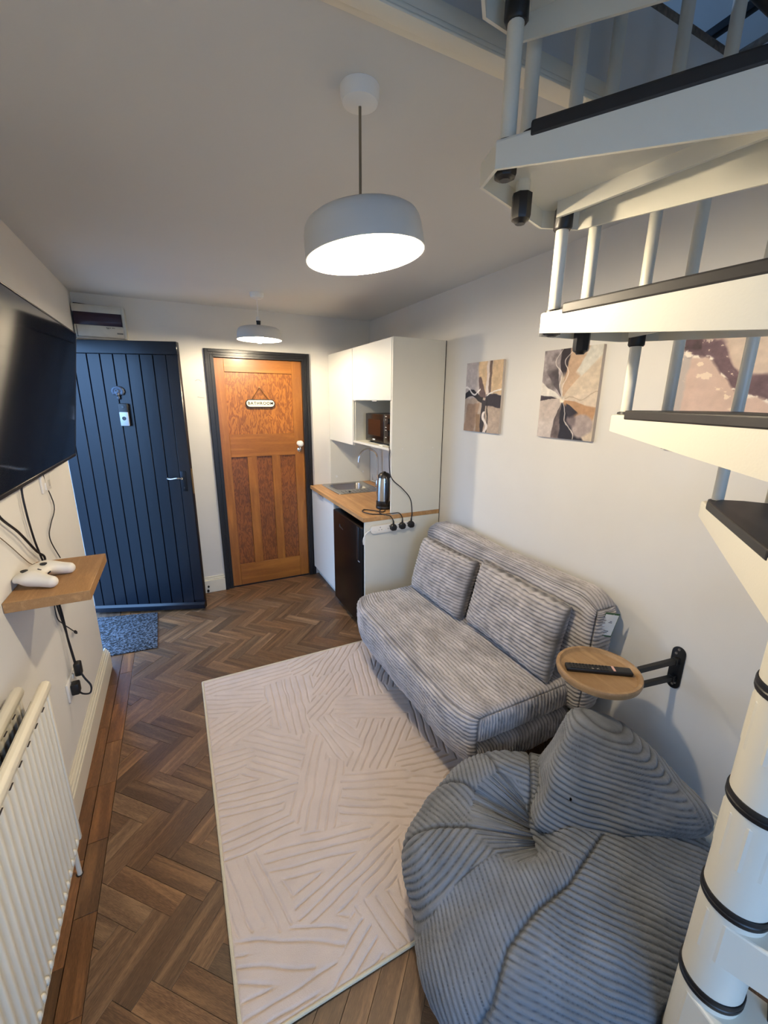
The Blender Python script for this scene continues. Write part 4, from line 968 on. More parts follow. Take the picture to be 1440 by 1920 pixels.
MB().tube([(1.318, 2.628, zt1+0.235), (1.312, 2.598, zt1+0.225), (1.310, 2.590, zt1+0.16), (1.312, 2.598, zt1+0.085), (1.316, 2.618, zt1+0.060)], 0.013, 12, 6).obj('handle', M['black'], kt)
wl_ = MB().box(1.302, 1.330, 2.610, 2.622, zt1+0.07, zt1+0.20, 0.005, 2).obj('water_gauge', M['black'], kt)
# power strip with four sockets + three plugs
ps = thing('power_strip', (1.29, KY0, 0.81), 'white extension socket strip fixed to the white end panel', 'power strip')
PM = Matrix.Translation((1.291, KY0, 0.806)) @ Matrix.Rotation(R_(-1.2), 4, 'Y') @ RX90
MB().prism(capsule(0.350, 0.028), 0.0005, 0.026, PM, 0.004).obj('housing', M['socketw'], ps)
b = MB()
for i in range(4):
    x = -0.105+0.070*i
    b.box(x-0.0025, x+0.0025, 0.010, 0.017, 0.0255, 0.0262, M=PM).box(x-0.013, x-0.007, -0.006, -0.002, 0.0255, 0.0262, M=PM).box(x+0.007, x+0.013, -0.006, -0.002, 0.0255, 0.0262, M=PM)
b.obj('socket_slots', M['lightmark'], ps)
for x in (-0.138, -0.068): MB().lathe([(0.007, 0.026), (0.006, 0.029), (0, 0.029)], 16, PM @ Matrix.Translation((x, -0.012, 0))).obj('switch_button', M['white'], ps)
MB().tube([(1.118, KY0-0.014, 0.800), (1.098, KY0-0.012, 0.790), (1.080, KY0-0.008, 0.770), (1.070, KY0-0.002, 0.735), (1.074, KY0+0.004, 0.70)], 0.0045, 8, 6).obj('lead', M['socketw'], ps)
def plug(x, z, cab, label):
    o = thing('plug', (x, KY0-0.026, z), label, 'plug', group='black plugs in the power strip')
    pm = Matrix.Translation((x, KY0-0.0268, z)) @ RX90
    MB().prism([(-0.022, -0.014), (-0.013, -0.024), (0.013, -0.024), (0.022, -0.014), (0.022, 0.008), (0.010, 0.022), (-0.010, 0.022), (-0.022, 0.008)], 0.0, 0.030, pm, 0.005).obj('body', M['black'], o)
    MB().cyl((x, KY0-0.043, z+0.020), (x, KY0-0.043, z+0.046), 0.0075, 10, 0.004).obj('strain_relief', M['black'], o)
    MB().tube([(x, KY0-0.043, z+0.04)]+cab, 0.0036, 8, 6).obj('cord', M['cable'], o)
plug(1.278, 0.812, [(1.270, KY0-0.042, 0.872), (1.255, KY0-0.030, 0.893), (1.235, KY0-0.010, 0.8955), (1.225, 2.54, 0.8925), (1.262, 2.615, 0.8925), (1.285, 2.640, 0.8925)], 'leftmost black plug in the white socket strip, its cord leading to the kettle')
plug(1.348, 0.815, [(1.345, KY0-0.044, 0.875), (1.325, KY0-0.034, 0.905), (1.290, KY0-0.005, 0.900), (1.24, 2.50, 0.8925), (1.165, 2.535, 0.8925), (1.130, 2.62, 0.8925), (1.165, 2.67, 0.8925), (1.215, 2.615, 0.8925), (1.255, 2.56, 0.8925), (1.290, 2.585, 0.8925)], 'middle black plug in the strip, its cord looping on the worktop')
plug(1.418, 0.817, [(1.420, KY0-0.046, 0.905), (1.405, KY0-0.045, 1.000), (1.345, KY0-0.040, 1.075), (1.285, KY0-0.025, 1.130), (1.262, KY0-0.012, 1.180), (1.262, KY0+0.002, 1.27), (1.272, KY0+0.02, 1.325), (1.290, KY0+0.06, 1.352)], 'rightmost black plug in the strip, its cord rising to the microwave')

# ================================================================ pendant lamps
def pendant(x, y, zrim, ztop, label, expose=0.0, rim_r=0.15, tilt=0.0):
    o = thing('pendant_lamp', (x, y, ZC), label, 'lamp', group='white drum pendant lamps')
    T = Matrix.Translation((x, y, 0))
    MB().lathe([(0.0, ZC-0.036), (0.030, ZC-0.036), (0.041, ZC-0.030), (0.045, ZC-0.018), (0.046, ZC-0.0005)], 40, T).obj('ceiling_rose', M['white'], o)
    MB().tube([(x, y, ZC-0.034), (x, y, (ZC+ztop)/2), (x, y, ztop+0.015+expose)], 0.0035, 8, 4).obj('cord', M['cablew'] if expose == 0 else M['white'], o)
    ah = math.atan2(x, y); fdir = Vector((math.sin(ah), math.cos(ah), 0)); pv = Vector((x, y, ztop))
    T = Matrix.Translation(pv) @ Matrix.Rotation(R_(tilt), 4, fdir) @ Matrix.Translation(-pv) @ T
    if expose:
        MB().lathe([(0.006, ztop+expose+0.02), (0.013, ztop+expose+0.012), (0.014, ztop+expose-0.010), (0.0, ztop+expose-0.010)], 20, T).obj('cord_grip', M['white'], o)
        MB().lathe([(0.016, ztop+expose-0.010), (0.014, ztop+expose-0.018), (0.013, ztop+0.0), (0.0, ztop+0.0)], 20, T).obj('lamp_holder', M['black'], o)
    else:
        MB().lathe([(0.004, ztop+0.016), (0.010, ztop+0.013), (0.022, ztop+0.003), (0.023, ztop-0.002)], 24, T).obj('shade_cap', M['shade'], o)
    R = rim_r; ro = [(0.014, ztop-0.004), (R*0.45, ztop-0.006), (R*0.72, ztop-0.009), (R*0.84, ztop-0.014), (R*0.91, ztop-0.021), (R*0.95, ztop-0.031), (R*0.972, ztop-0.045), (R, zrim)]
    ri = [(r-0.0025, z-(0.0025 if i < 4 else 0)) for i, (r, z) in enumerate(ro)][::-1]; ri[0] = (R-0.0028, zrim)
    MB().lathe(ro+ri, 72, T, cap=False).obj('shade', M['shade'], o)
    hz = ztop-0.010
    MB().lathe([(0.020, hz), (0.021, hz-0.012), (0.018, hz-0.05), (0.0175, hz-0.055)], 24, T).obj('holder', M['white'], o)
    zc = zrim+0.010
    bu = MB().lathe([(0.013, zc+0.048), (0.016, zc+0.036), (0.026, zc+0.020), (0.031, zc+0.002), (0.029, zc-0.012), (0.021, zc-0.024), (0.010, zc-0.030), (0.0, zc-0.031)], 28, T).obj('bulb', M['bulb'], o)
    return o, bu
pendant(0.464, 1.083, 1.999, 2.098, 'larger-looking white drum pendant lamp hanging nearest the staircase', tilt=-7.0)
pendant(0.588, 3.15, 2.050, 2.140, 'white drum pendant lamp by the pine door, its black holder showing', 0.042)

# ================================================================ round tray on a swing arm + remote
ty = thing('wall_tray', (1.68, 0.775, 0.55), 'round oak tray on a black double-arm wall bracket above the bean bag', 'tray')
tcx, tcy, tz = 1.342, 0.868, 0.682
Tt = Matrix.Translation((tcx, tcy, tz))
MB().lathe([(0.0, -0.032), (0.136, -0.032), (0.145, -0.026), (0.149, -0.012), (0.148, -0.003), (0.146, 0.0), (0.137, 0.0), (0.135, -0.002), (0.131, -0.012), (0.126, -0.015), (0.0, -0.015)], 72, Tt).obj('tray_top', M['oaktray'], ty)
pl = MB(); pl.prism([(0.025*math.cos(t), 0.066*(1 if 0 <= t <= PI else -1)+0.025*math.sin(t)) for t in np.linspace(0, PI, 10)]+[(0.025*math.cos(t), -0.066+0.025*math.sin(t)) for t in np.linspace(PI, 2*PI, 10)], 0, 0.005, Matrix.Translation((1.6795, 0.772, 0.643)) @ Matrix(((0, 0, -1, 0), (-1, 0, 0, 0), (0, 1, 0, 0), (0, 0, 0, 1))), 0.001)
plo = pl.obj('wall_plate', M['blackmetal'], ty)
for z in (0.724, 0.705, 0.572, 0.582): MB().cyl((1.6745, 0.772+(0.008 if z == 0.705 else -0.008 if z == 0.582 else 0), z), (1.671, 0.772+(0.008 if z == 0.705 else -0.008 if z == 0.582 else 0), z), 0.005, 12).obj('screw', M['screwm'], plo)
for z0, z1 in ((0.677, 0.663), (0.600, 0.592)):
    a_, c_ = Vector((1.672, 0.772, z0)), Vector((1.478, 0.812, z1)); d_ = c_-a_
    Ma = Matrix.Translation(a_) @ d_.to_track_quat('X', 'Z').to_matrix().to_4x4()
    MB().box(0, d_.length, -0.009, 0.009, -0.010, 0.010, 0.001, 1, Ma).obj('arm', M['blackmetal'], ty)
    MB().box(1.655, 1.678, 0.762, 0.782, z0-0.014, z0+0.014, 0.002).obj('arm_bracket', M['blackmetal'], ty)
MB().cyl((1.474, 0.812, 0.575), (1.474, 0.812, 0.650), 0.010, 14).box(1.36, 1.478, 0.80, 0.824, 0.640, 0.650, 0.001).obj('pivot', M['blackmetal'], ty)
MB().sphere((1.478, 0.812, 0.678), 0.006, 12).obj('pivot_screw', M['screwm'], ty)
ra = math.atan2(0.797-0.940, 1.446-1.238)
rm = thing('tv_remote', (tcx, tcy, tz-0.0148), 'long black remote control lying on the round wall tray', 'remote', rz=ra)
MB().box(-0.118, 0.118, -0.019, 0.019, 0.0002, 0.017, 0.005, 3).obj('body', M['black'], rm, True)
b = MB()
for i in range(12):
    for j in range(3):
        x = -0.100+0.0118*i; 
        if i in (6, 7) and j == 0: continue
        b.cyl((x, -0.011+0.011*j, 0.0165), (x, -0.011+0.011*j, 0.0188), 0.0036, 10)
b.obj('buttons', mat('button_rubber', rgb(44, 42, 42), 0.6), rm, True)['kind'] = 'stuff'
MB().box(-0.028, -0.020, -0.014, -0.008, 0.017, 0.019, 0.001).box(-0.010, -0.002, -0.014, -0.008, 0.017, 0.019, 0.001).obj('app_button', mat('button_grey', rgb(150, 140, 130), 0.6), rm, True)
MB().box(0.048, 0.057, -0.016, 0.016, 0.0165, 0.0185, 0.001).obj('pink_key', mat('button_pink', rgb(214, 170, 160), 0.5), rm, True)

# ================================================================ canvas pictures
def cvs(y0, y1, z0, z1, paint, label, nu=180, nv=230):
    o = thing('canvas_picture', (XR, (y0+y1)/2, z0), label, 'picture', group='abstract canvases on the white wall')
    d = 0.018
    MB().box(XR-d, XR-0.0005, y0, y1, z0, z1, 0.0015, 1).obj('stretcher', mat('canvas_side', rgb(196, 184, 172), 0.85), o)
    u, v = np.meshgrid(np.linspace(0, 1, nu), np.linspace(0, 1, nv), indexing='ij')   # u left->right seen from the room, v bottom->top
    col = paint(u, v)
    V = np.stack([np.full(u.shape, XR-d-0.0006), y1-u*(y1-y0), z0+v*(z1-z0)], -1); I = np.arange(nu*nv).reshape(nu, nv)
    F = np.stack([I[:-1, :-1], I[:-1, 1:], I[1:, 1:], I[1:, :-1]], -1).reshape(-1, 4)[:, ::-1]
    m = bpy.data.materials.get('canvas_paint')
    if not m:
        m = mat('canvas_paint', (1, 1, 1), 0.7, bump=0.2, bscale=400); at = m.node_tree.nodes.new('ShaderNodeVertexColor'); at.layer_name = 'Col'
        m.node_tree.links.new(at.outputs[0], m.node_tree.nodes['Principled BSDF'].inputs['Base Color'])
    c = npmesh('painted_face', V.reshape(-1, 3), F, m, o, smooth=False); me = c.data
    if me.polygons[0].normal.x > 0: me.flip_normals()
    ca = me.color_attributes.new('Col', 'FLOAT_COLOR', 'POINT'); cc = np.ones((nu*nv, 4), np.float32); cl = np.clip(col.reshape(-1, 3)/255, 0, 1)
    cc[:, :3] = np.where(cl <= 0.04045, cl/12.92, ((cl+0.055)/1.055)**2.4); ca.data.foreach_set('color', cc.ravel()); return o
def lay(c, mask, col, var=0.0, nzv=None):
    m = np.clip(mask, 0, 1)[..., None]; col = np.array(col, float)
    if nzv is not None: col = col*(1+var*nzv[..., None])
    return c*(1-m)+col*m
def sm(x, w_=0.012): return np.clip(x/w_+0.5, 0, 1)
def N2(u, v, f, s): return fbm(np.stack([u*f, v*f*1.35, u*0+s*1.7], -1), s, 4)
def paint_a(u, v):     # first canvas: pale left, gold top, dark horizontal band and stem
    uw = u+0.05*N2(u, v, 4, 3); vw = v+0.04*N2(u, v, 4, 4); n = N2(u, v, 6, 5)
    c = np.ones(u.shape+(3,))*np.array((186, 176, 172)); c = c*(1+0.10*n[..., None])
    c = lay(c, sm(uw-0.36-0.5*(0.85-vw).clip(0)*0.3)*sm(vw-0.55), (204, 176, 140), 0.16, n)
    c = lay(c, sm(0.07-np.abs(uw-0.64-0.1*(vw-0.6)))*sm(vw-0.56), (214, 200, 190), 0.1, n)
    c = lay(c, sm(0.035-np.abs(uw-0.70))*sm(vw-0.50), (108, 88, 80), 0.2, n)
    c = lay(c, sm(0.11-np.abs(uw-0.48-0.35*(0.55-vw))-0.28*(vw-0.5).clip(0))*sm(vw-0.42)*sm(0.8-vw), (96, 76, 76), 0.2, n)
    low = sm(0.50-vw); c = lay(c, low, (176, 158, 142), 0.16, n)
    c = lay(c, sm(0.18-np.abs(uw-0.2-0.3*(vw-0.2)))*sm(0.42-vw), (160, 132, 110), 0.15, n)
    band = sm(0.045-np.abs(vw-0.52-0.06*np.sin(u*9)))*sm(0.52-uw); c = lay(c, band, (36, 32, 36))
    c = lay(c, sm(0.09-np.abs(vw-0.46+0.05*(u-0.8)))*sm(uw-0.6), (44, 38, 48), 0.2, n)
    c = lay(c, sm(0.055-np.abs(uw-0.56+0.10*(0.4-vw)))*sm(0.46-vw), (48, 42, 48), 0.2, n)
    c = lay(c, sm(0.012-np.abs(uw-0.66))*sm(0.5-vw), (30, 26, 28))
    c = lay(c, sm(0.030-np.abs(uw-0.60-0.05*np.sin(v*20)))*sm(0.30-vw), (226, 216, 208))
    c = lay(c, sm(0.06-np.abs(uw-0.42-0.1*(0.2-vw)))*sm(0.26-vw), (140, 112, 86), 0.1, n)
    ed = sm(0.014-np.abs(vw-0.60-0.05*np.sin(u*13+1))); c = lay(c, ed*sm(0.42-uw), (232, 226, 220))
    ed = sm(0.010-np.abs(vw-0.57-0.22*(u-0.75))); c = lay(c, ed*sm(uw-0.62), (238, 232, 224)); return c*(1+0.10*N2(u, v, 20, 28)[..., None])
def paint_b(u, v):
    uw = u+0.05*N2(u, v, 3.5, 13); vw = v+0.04*N2(u, v, 3.5, 14); n = N2(u, v, 7, 15); cx, cy = 0.40, 0.44
    a = np.degrees(np.arctan2((vw-cy)*1.33, uw-cx)); r = np.hypot(uw-cx, (vw-cy)*1.33)
    c = np.ones(u.shape+(3,))*np.array((206, 190, 168)); c = c*(1+0.06*n[..., None])
    c = lay(c, sm((a-48)/180)*sm((86-a)/180), (196, 166, 138), 0.08, n); c = lay(c, sm((a-46)/180)*sm((62-a)/180)*sm(r-0.45, .05), (210, 206, 194), 0.04, n)
    c = lay(c, sm((a-84)/180)*sm((112-a)/180)*sm(r-0.35, .1), (54, 46, 52), 0.2, n)
    c = lay(c, sm((a-98)/180)*sm((150-a)/180), (150, 140, 140), 0.5, N2(u, v, 9, 17))
    c = lay(c, sm((a-104)/180)*sm((128-a)/180)*sm(0.5-r, .1), (92, 84, 88), 0.4, n)
    c = lay(c, sm((a-146)/180)*sm((172-a)/180), (226, 220, 210), 0.05, n)
    c = lay(c, np.maximum(sm((a-168)/180), sm((-178-a)/180))*sm(r-0.12, .05)*sm(0.5-r, .3), (62, 54, 62), 0.3, n)
    lo = sm((-100-a)/180)*sm((a+186)/180); c = lay(c, lo, (198, 184, 174), 0.10, n); c = lay(c, lo*sm(0.22-vw, .1)*0.5, (206, 198, 194), 0.1, n)
    c = lay(c, sm((a+102)/180)*sm((-78-a)/180), (104, 92, 92), 0.5, N2(u, v, 11, 18)); c = lay(c, sm((a+86)/180)*sm((-50-a)/180), (34, 34, 46), 0.2, n)
    c = lay(c, sm((a+52)/180)*sm((-2-a)/180)*sm(0.62-r, .02), (184, 144, 108), 0.08, n); c = lay(c, sm((a+8)/180)*sm((14-a)/180), (212, 196, 176), 0.05, n)
    c = lay(c, sm(0.17-np.hypot(uw-0.80, (vw-0.17)*1.33), .04), (168, 154, 150), 0.2, n); c = lay(c, sm(vw*0+0.08-np.hypot(uw-0.62, (vw-0.20)*1.33), .04), (120, 108, 110), 0.2, n)
    c = lay(c, sm((a+60)/180)*sm((-30-a)/180)*sm(0.35-r, .05)*sm(r-0.12, .05), (50, 46, 56), 0.2, n)
    for aa in (101, 84, 166, -66, 6): c = lay(c, sm(0.006-np.abs(r*np.sin(np.radians(a-aa-6*np.sin(r*14)))))*sm(60-np.abs(a-aa), 10), (232, 224, 214) if aa != 6 else (176, 156, 134))
    c = c*(1+0.10*N2(u, v, 22, 29)[..., None]); c = lay(c, sm(0.05-r, .02), (226, 214, 196), 0.3, N2(u, v, 30, 19)); return c
def paint_c(u, v):
    uw = u+0.07*N2(u, v, 4, 23); vw = v+0.06*N2(u, v, 4, 24); n = N2(u, v, 6, 25); n2 = N2(u, v, 16, 26)
    c = np.ones(u.shape+(3,))*np.array((208, 182, 168)); c = c*(1+0.07*n[..., None]+0.04*n2[..., None])
    c = lay(c, sm(0.14-uw, .03), (186, 176, 170), 0.06, n)
    d = vw-(1.04-0.62*uw-0.05*np.sin(u*12)); th_ = 0.10+0.05*n
    c = lay(c, sm(th_-np.abs(d), .04), (110, 88, 96), 0.22, n2); c = lay(c, sm(d-0.10, .05), (210, 192, 176), 0.08, n2)
    c = lay(c, sm(n2-0.34+0.9*(0.20-np.abs(d+0.12)).clip(-1, 0.05), .03)*sm(0.18-np.abs(d+0.10), .05), (232, 214, 192))
    c = lay(c, sm(vw-0.86, .03)*sm(0.24-uw), (84, 66, 72), 0.3, n2)
    c = lay(c, sm(0.015-np.abs(d+th_), .02)*sm(n2+0.1, .1), (240, 230, 216)); return c
cvs(1.888, 2.216, 1.474, 1.880, paint_a, 'smallest-looking abstract canvas, black and gold on grey, beside the tall white panel')
cvs(1.277, 1.597, 1.484, 1.893, paint_b, 'abstract canvas of beige petals around a dark centre, middle of the wall')
cvs(0.645, 0.972, 1.484, 1.890, paint_c, 'pink and mauve textured abstract canvas behind the stair balusters')

# ================================================================ television on the left wall
ta = math.atan2(0.087, 0.575)
tv = thing('television', (-0.42, 1.985, 1.660), 'black flat television tilted down on the left wall', 'television', rot=(0, ta, 0))
TVM = Matrix.Identity(4)
TW, THh = 0.555, 0.291
MB().box(-0.030, 0.0, -TW, TW, -THh, THh, 0.004, 2).box(-0.060, -0.029, -0.32, 0.32, -0.22, 0.12, 0.01).obj('housing', M['black'], tv, True)
MB().box(-0.001, 0.0035, -TW+0.002, TW-0.002, -THh+0.016, THh-0.006).obj('screen', M['screen'], tv, True)
MB().box(-0.002, 0.006, -TW, TW, -THh, -THh+0.015, 0.002, 1).box(-0.002, 0.006, -TW, TW, THh-0.006, THh, 0.0015, 1).box(-0.002, 0.006, -TW, -TW+0.006, -THh+0.015, THh-0.006).box(-0.002, 0.006, TW-0.006, TW, -THh+0.015, THh-0.006).obj('bezel', M['black'], tv, True)
MB().box(-0.115, -0.058, -0.15, 0.15, 0.00, 0.10, 0.004).obj('wall_bracket', M['blackmetal'], tv, True)

# ================================================================ shelf + controller
sh = MB().box(XL+0.001, -0.3135, 1.580, 1.966, 0.995, 1.030, 0.0012, 1)
sho = sh.obj('floating_shelf', M['oak']); tag(sho, 'small oak floating shelf below the television', 'shelf')
# grain runs along y: rotate handled by material axis
sho.data.materials[0] = wood('oak_shelf_y', rgb(150, 110, 66), rgb(190, 148, 98), 9, 'y', 0.5, rings=9, fine=0.5)
gc = thing('game_controller', (-0.475, 1.735, 1.030), 'white wireless game controller with black thumbsticks on the oak shelf', 'game controller', rz=R_(77))
def ctrl(P):
    d = sd_ell(P, (0, 0.012, 0.034), (0.066, 0.040, 0.021))
    for s_ in (-1, 1):
        d = smin(d, sd_ell(P, (s_*0.045, 0.012, 0.033), (0.030, 0.034, 0.018)), 0.012)
        A = np.array((s_*0.050, 0.000, 0.030)); B = np.array((s_*0.062, -0.060, 0.020)); t = np.clip(((P-A)@(B-A))/((B-A)@(B-A)), 0, 1)
        Q = P-(A+t[..., None]*(B-A)); d = smin(d, np.sqrt((Q**2).sum(-1))-(0.0245-0.0045*t), 0.018)
        d = smin(d, sd_ell(P, (s_*0.045, 0.044, 0.030), (0.022, 0.010, 0.012)), 0.006)
    return d
V, F = surface_nets(ctrl, (-0.10, -0.10, -0.005), (0.10, 0.07, 0.065), 0.0028)
V = V-np.array((0, 0, V[:, 2].min()-0.0003))
npmesh('body', V, F, mat('controller_white', rgb(226, 220, 208), 0.45), gc, True)
for x, y, z in ((-0.042, 0.022, 0.049), (0.022, -0.004, 0.048)):
    MB().lathe([(0.011, 0), (0.0065, 0.002), (0.006, 0.008), (0.0105, 0.011), (0.0105, 0.014), (0.006, 0.0125), (0, 0.012)], 20, Matrix.Translation((x, y, z-0.004))).obj('thumbstick', M['black'], gc, True)
MB().lathe([(0.0125, 0.0), (0.0125, 0.004), (0.0, 0.004)], 20, Matrix.Translation((-0.022, -0.004, 0.046))).box(-0.032, -0.012, -0.007, -0.001, 0.049, 0.053, 0.001).box(-0.025, -0.019, -0.014, 0.006, 0.049, 0.053, 0.001).obj('direction_pad', M['black'], gc, True)
b = MB()
for dx, dy in ((0, 0.011), (0, -0.011), (0.011, 0), (-0.011, 0)): b.cyl((0.043+dx, 0.022+dy, 0.044), (0.043+dx, 0.022+dy, 0.0515), 0.0045, 14, bev=0.001)
b.obj('face_button', M['black'], gc, True)['kind'] = 'stuff'
MB().lathe([(0.007, 0), (0.0065, 0.002), (0, 0.002)], 18, Matrix.Translation((0, 0.030, 0.0475))).obj('home_button', M['white'], gc, True)
MB().box(-0.009, 0.009, -0.029, -0.025, 0.028, 0.034, 0.001).obj('port', M['black'], gc, True)

# ================================================================ cables on the left wall
def cable(pts, r, m, label, name='cable', n=8):
    o = MB().tube(pts, r, n, 6).obj(name, m); return tag(o, label, 'cable')
xc = -0.537
cable([(-0.50, 1.62, 1.40), (xc+0.01, 1.66, 1.300), (xc+0.010, 1.802, 1.196), (xc+0.012, 1.93, 1.085), (xc+0.014, 2.000, 1.036), (xc+0.014, 1.985, 0.99), (xc+0.012, 2.03, 0.90), (xc+0.012, 2.075, 0.76), (xc+0.012, 2.088, 0.60), (xc+0.018, 2.094, 0.475)], 0.0042, M['cable'], 'thicker black cable running diagonally from the television down behind the shelf')
cable([(-0.50, 1.93, 1.42), (xc+0.008, 1.938, 1.338), (xc+0.006, 1.933, 1.248), (xc+0.006, 1.955, 1.127), (xc+0.008, 1.985, 1.04), (xc+0.010, 2.02, 0.95), (xc+0.008, 2.045, 0.82), (xc+0.010, 2.080, 0.68), (xc+0.016, 2.090, 0.56), (xc+0.022, 2.088, 0.470)], 0.0036, M['cable'], 'black power cable dropping straight from the television past the shelf')
cable([(-0.49, 2.24, 1.42), (xc+0.004, 2.249, 1.329), (xc+0.003, 2.325, 1.175), (xc+0.003, 2.225, 1.118), (xc+0.003, 2.168, 1.085), (xc+0.003, 2.175, 1.04), (xc+0.003, 2.256, 0.944)], 0.0022, M['cable'], 'thin black wire wandering down the wall right of the shelf')
cable([(xc, 1.60, 1.27), (xc, 1.72, 1.18), (xc, 1.87, 1.06), (xc+0.001, 1.93, 1.032)], 0.0016, M['cablew'], 'thin beige wire running down to the shelf')
cable([(xc+0.006, 1.998, 1.00), (xc+0.006, 2.03, 0.88), (xc+0.006, 2.025, 0.76), (xc+0.006, 2.08, 0.700), (xc+0.006, 2.16, 0.635), (xc+0.006, 2.235, 0.575)], 0.0023, M['cable'], 'thin black USB lead dangling under the shelf')
u_ = MB().box(-0.004, 0.004, -0.016, 0.016, -0.006, 0.006, 0.001).obj('connector', M['cable']); u_.parent = bpy.data.objects['cable.004']; u_.matrix_parent_inverse = Matrix.Identity(4); u_.location = (xc+0.006, 2.248, 0.566); u_.rotation_euler = (R_(-40), 0, 0)

# wall sockets / switches
def plate(y0, y1, z0, z1, name, label, cat, slots):
    o = thing(name, (XL, (y0+y1)/2, z0), label, cat)
    MB().box(XL, XL+0.009, y0, y1, z0, z1, 0.0025, 2).obj('plate', M['socketw'], o); slots(o); return o
def sl1(o):
    MB().box(XL+0.0085, XL+0.013, 2.245, 2.262, 1.262, 1.292, 0.001).obj('rocker_switch', M['white'], o)
    MB().box(XL+0.0085, XL+0.0105, 2.30, 2.325, 1.268, 1.296, 0.001).obj('fuse_carrier', mat('grey_carrier', rgb(190, 188, 180), 0.5), o)
plate(2.212, 2.345, 1.252, 1.335, 'fused_switch', 'white fused switch plate peeping below the television', 'switch', sl1)
def sl2(o):
    MB().box(XL+0.0085, XL+0.013, 2.075, 2.090, 0.424, 0.445, 0.001).obj('rocker_switch', M['white'], o)
    b = MB()
    for y, z in ((2.04, 0.43), (2.025, 0.405), (2.055, 0.405)): b.box(XL+0.0088, XL+0.0096, y-0.003, y+0.003, z-0.004, z+0.004)
    b.obj('socket_slots', M['ink'], o)
plate(1.985, 2.131, 0.362, 0.450, 'wall_socket', 'white double wall socket above the left skirting board', 'socket', sl2)
pg = thing('mains_plug', (XL+0.02, 2.03, 0.41), 'black plug with a looped cord in the low wall socket', 'plug')
MB().box(XL+0.0095, XL+0.040, 2.008, 2.052, 0.378, 0.430, 0.006, 2).obj('body', M['black'], pg)
MB().tube([(XL+0.030, 2.03, 0.385), (XL+0.045, 2.035, 0.362), (XL+0.068, 2.045, 0.352), (XL+0.075, 2.050, 0.385), (XL+0.055, 2.06, 0.425), (XL+0.035, 2.075, 0.470)], 0.0040, 8, 6).obj('cord', M['cable'], pg)
MB().box(XL+0.020, XL+0.048, 2.062, 2.100, 0.435, 0.500, 0.008, 3).obj('adaptor_head', M['black'], pg)

# ================================================================ radiator
rd = thing('radiator', (-0.47, 0.55, 0.2), 'cream double-panel radiator below the oak shelf', 'radiator')
ry0, ry1 = -0.35, 1.437
def rad_panel(xf, nm):
    z0, z1 = 0.195, 0.800
    ys = []; pitch = 0.0345
    Y = np.arange(ry0, ry1+1e-6, 0.00345); ph_ = ((Y-ry0)/pitch) % 1
    X = 0.0036*np.clip(1.8*np.cos(2*PI*ph_), -1, 1)
    zs = np.array([z0, z0+0.012, z0+0.03, z1-0.045, z1-0.028]); am = np.array([0.1, 0.8, 1, 1, 0.0])
    V = np.stack([np.repeat((xf-0.006+X)[:, None], 5, 1)*am+(xf-0.006)*(1-am), np.repeat(Y[:, None], 5, 1), np.repeat(zs[None], len(Y), 0)], -1)
    n = len(Y); I = np.arange(n*5).reshape(n, 5); F = np.stack([I[:-1, :-1], I[1:, :-1], I[1:, 1:], I[:-1, 1:]], -1).reshape(-1, 4)
    npmesh('fluted_sheet', V.reshape(-1, 3), F, M['rad'], rd)
    MB().box(xf-0.020, xf-0.012, ry0, ry1, z0, z1-0.02, 0.002, 1).obj('back_sheet', M['rad'], rd)
    prof = [(0.0, -0.036), (0.006, -0.030), (0.0085, -0.018), (0.006, -0.006), (-0.002, 0.0), (-0.012, 0.0), (-0.020, -0.006), (-0.023, -0.018), (-0.020, -0.034)]
    Mr = Matrix(((1, 0, 0, xf), (0, 0, 1, 0), (0, 1, 0, z1+0.014), (0, 0, 0, 1)))
    MB().prism(prof, ry0-0.004, ry1+0.004, Mr, 0.0015, True).obj('top_rail', M['rad'], rd)
    MB().box(xf-0.02, xf-0.001, ry1-0.012, ry1+0.004, z0, z1-0.01, 0.003).obj('end_seam', M['rad'], rd)
    b = MB()
    for k in range(int((ry1-ry0)/0.069)): b.box(xf+0.0030, xf+0.0062, ry0+0.03+0.069*k, ry0+0.052+0.069*k, z1-0.0240, z1-0.0225)
    b.obj('weld_marks', M['lightmark'], rd)['kind'] = 'stuff'
    b = MB()
    for k in range(int((ry1-ry0)/0.0345)): b.sphere((xf-0.006, ry0+0.0172+0.0345*k, z0+0.026), 0.011, 8, sc=(0.7, 0.75, 1.2))
    b.obj('bottom_dimples', M['rad'], rd)['kind'] = 'stuff'
rad_panel(-0.434, 'a'); rad_panel(-0.500, 'b')
MB().box(-0.475, -0.462, ry0+0.01, ry1-0.02, 0.22, 0.77).obj('convector_core', M['gapm'], rd)
MB().box(-0.490, -0.456, 1.400, 1.430, 0.205, 0.235, 0.003).cyl((-0.475, 1.43, 0.22), (-0.475, 1.475, 0.22), 0.011, 14).cyl((-0.475, 1.472, 0.24), (-0.475, 1.472, -0.008), 0.0075, 14).obj('valve_pipe', M['rad'], rd)
MB().cyl((-0.475, 1.472, 0.0005), (-0.475, 1.472, 0.002), 0.011, 18).obj('floor_collar', M['gapm'], rd)
MB().cyl((-0.475, ry0, 0.22), (-0.475, ry0-0.04, 0.22), 0.011, 14).cyl((-0.475, ry0-0.037, 0.24), (-0.475, ry0-0.037, -0.008), 0.0075, 14).obj('valve_pipe', M['rad'], rd)
MB().box(XL, -0.520, 1.20, 1.24, 0.3, 0.75).box(XL, -0.520, -0.1, -0.06, 0.3, 0.75).obj('wall_hanger', M['rad'], rd)
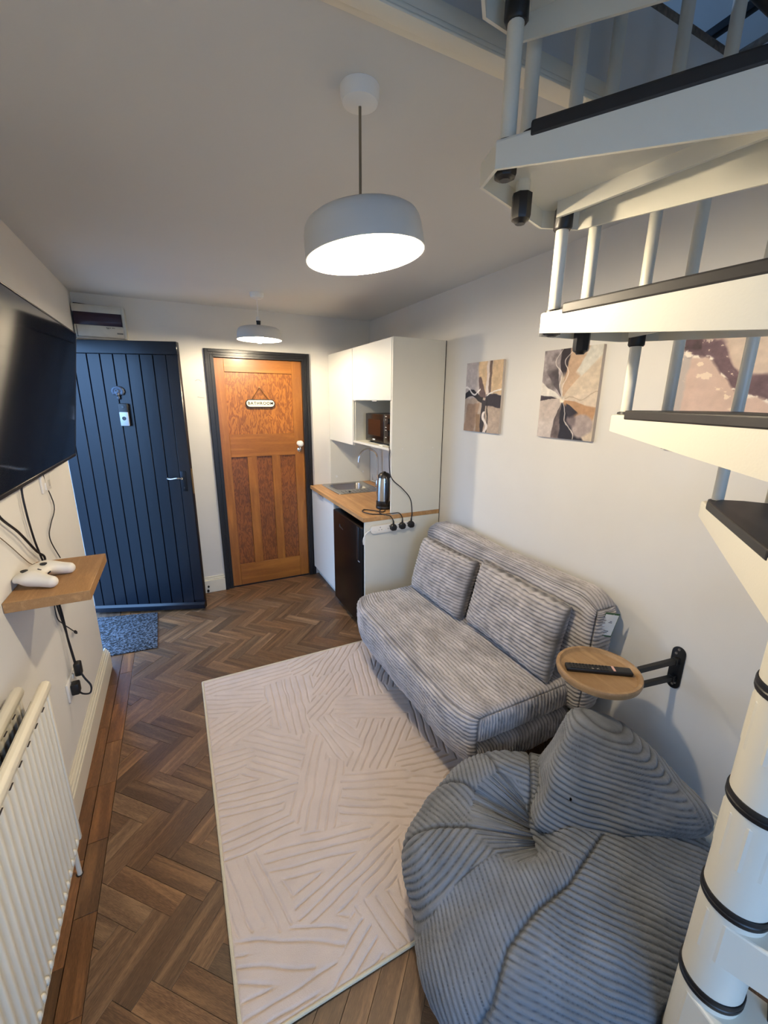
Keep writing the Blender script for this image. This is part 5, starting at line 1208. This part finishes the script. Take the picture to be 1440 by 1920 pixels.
# pipe cover on the skirting beside the radiator
MB().box(-0.517, -0.508, 1.525, 1.545, 0.10, 0.150, 0.001).obj('skirting_clip', M['screwm'], bpy.data.objects['baseboard_left'])

# ================================================================ fuse box
fb = thing('fuse_box', (-0.40, YB, 2.06), 'old white fuse box with a dark purple cover above the blue door', 'fuse box')
fx0, fx1, fz0, fz1, fy = XL+0.006, -0.232, 2.058, 2.262, 3.625
MB().box(fx0, fx1, fy+0.035, YB, fz0-0.012, fz1, 0.006, 2).box(fx0, fx1, fy+0.004, fy+0.036, fz1-0.052, fz1, 0.006, 2).box(fx0, fx1-0.006, fy, fy+0.036, fz0, fz0+0.075, 0.006, 2).box(fx1-0.020, fx1, fy-0.002, fy+0.036, fz0-0.006, fz1-0.006, 0.005, 2).obj('case', mat('aged_white', rgb(188, 184, 170), 0.5, var=0.08, vscale=18), fb)
MB().prism([(0, 0.072), (0, 0.158), (0.014, 0.158), (0.022, 0.130), (0.022, 0.098), (0.014, 0.072)], 0, fx1-0.022-fx0-0.008, Matrix(((0, 0, 1, fx0+0.006), (-1, 0, 0, fy+0.020), (0, 1, 0, fz0), (0, 0, 0, 1))), 0.002).obj('smoked_cover', M['purple'], fb)
MB().box(fx0+0.014+0.0, fx0+0.017, fy-0.0015, fy+0.002, fz0-0.002, fz0+0.07).obj('crack', M['gapm'], fb)
MB().tube([(fx0+0.002, YB-0.003, fz1+0.016), (fx0+0.06, YB-0.003, fz1+0.014), (fx0+0.14, YB-0.003, fz1+0.004), (fx0+0.22, YB-0.003, fz1+0.003)], 0.0035, 6, 3).obj('mounting_gap', M['gapm'], fb)
b = MB()
for i, (x, w__, z) in enumerate(((-0.352, .008, .062), (-0.341, .006, .062), (-0.332, .007, .0605), (-0.318, .010, .061), (-0.306, .005, .060), (-0.350, .016, .056))): b.box(x, x+w__, fy-0.0008, fy+0.001, fz0+z, fz0+z+0.0035)
b.obj('print', M['ink'], fb)
MB().box(-0.292, -0.256, fy-0.001, fy+0.001, fz0+0.024, fz0+0.034).obj('type_label', mat('label_grey', rgb(110, 108, 102), 0.6), fb)
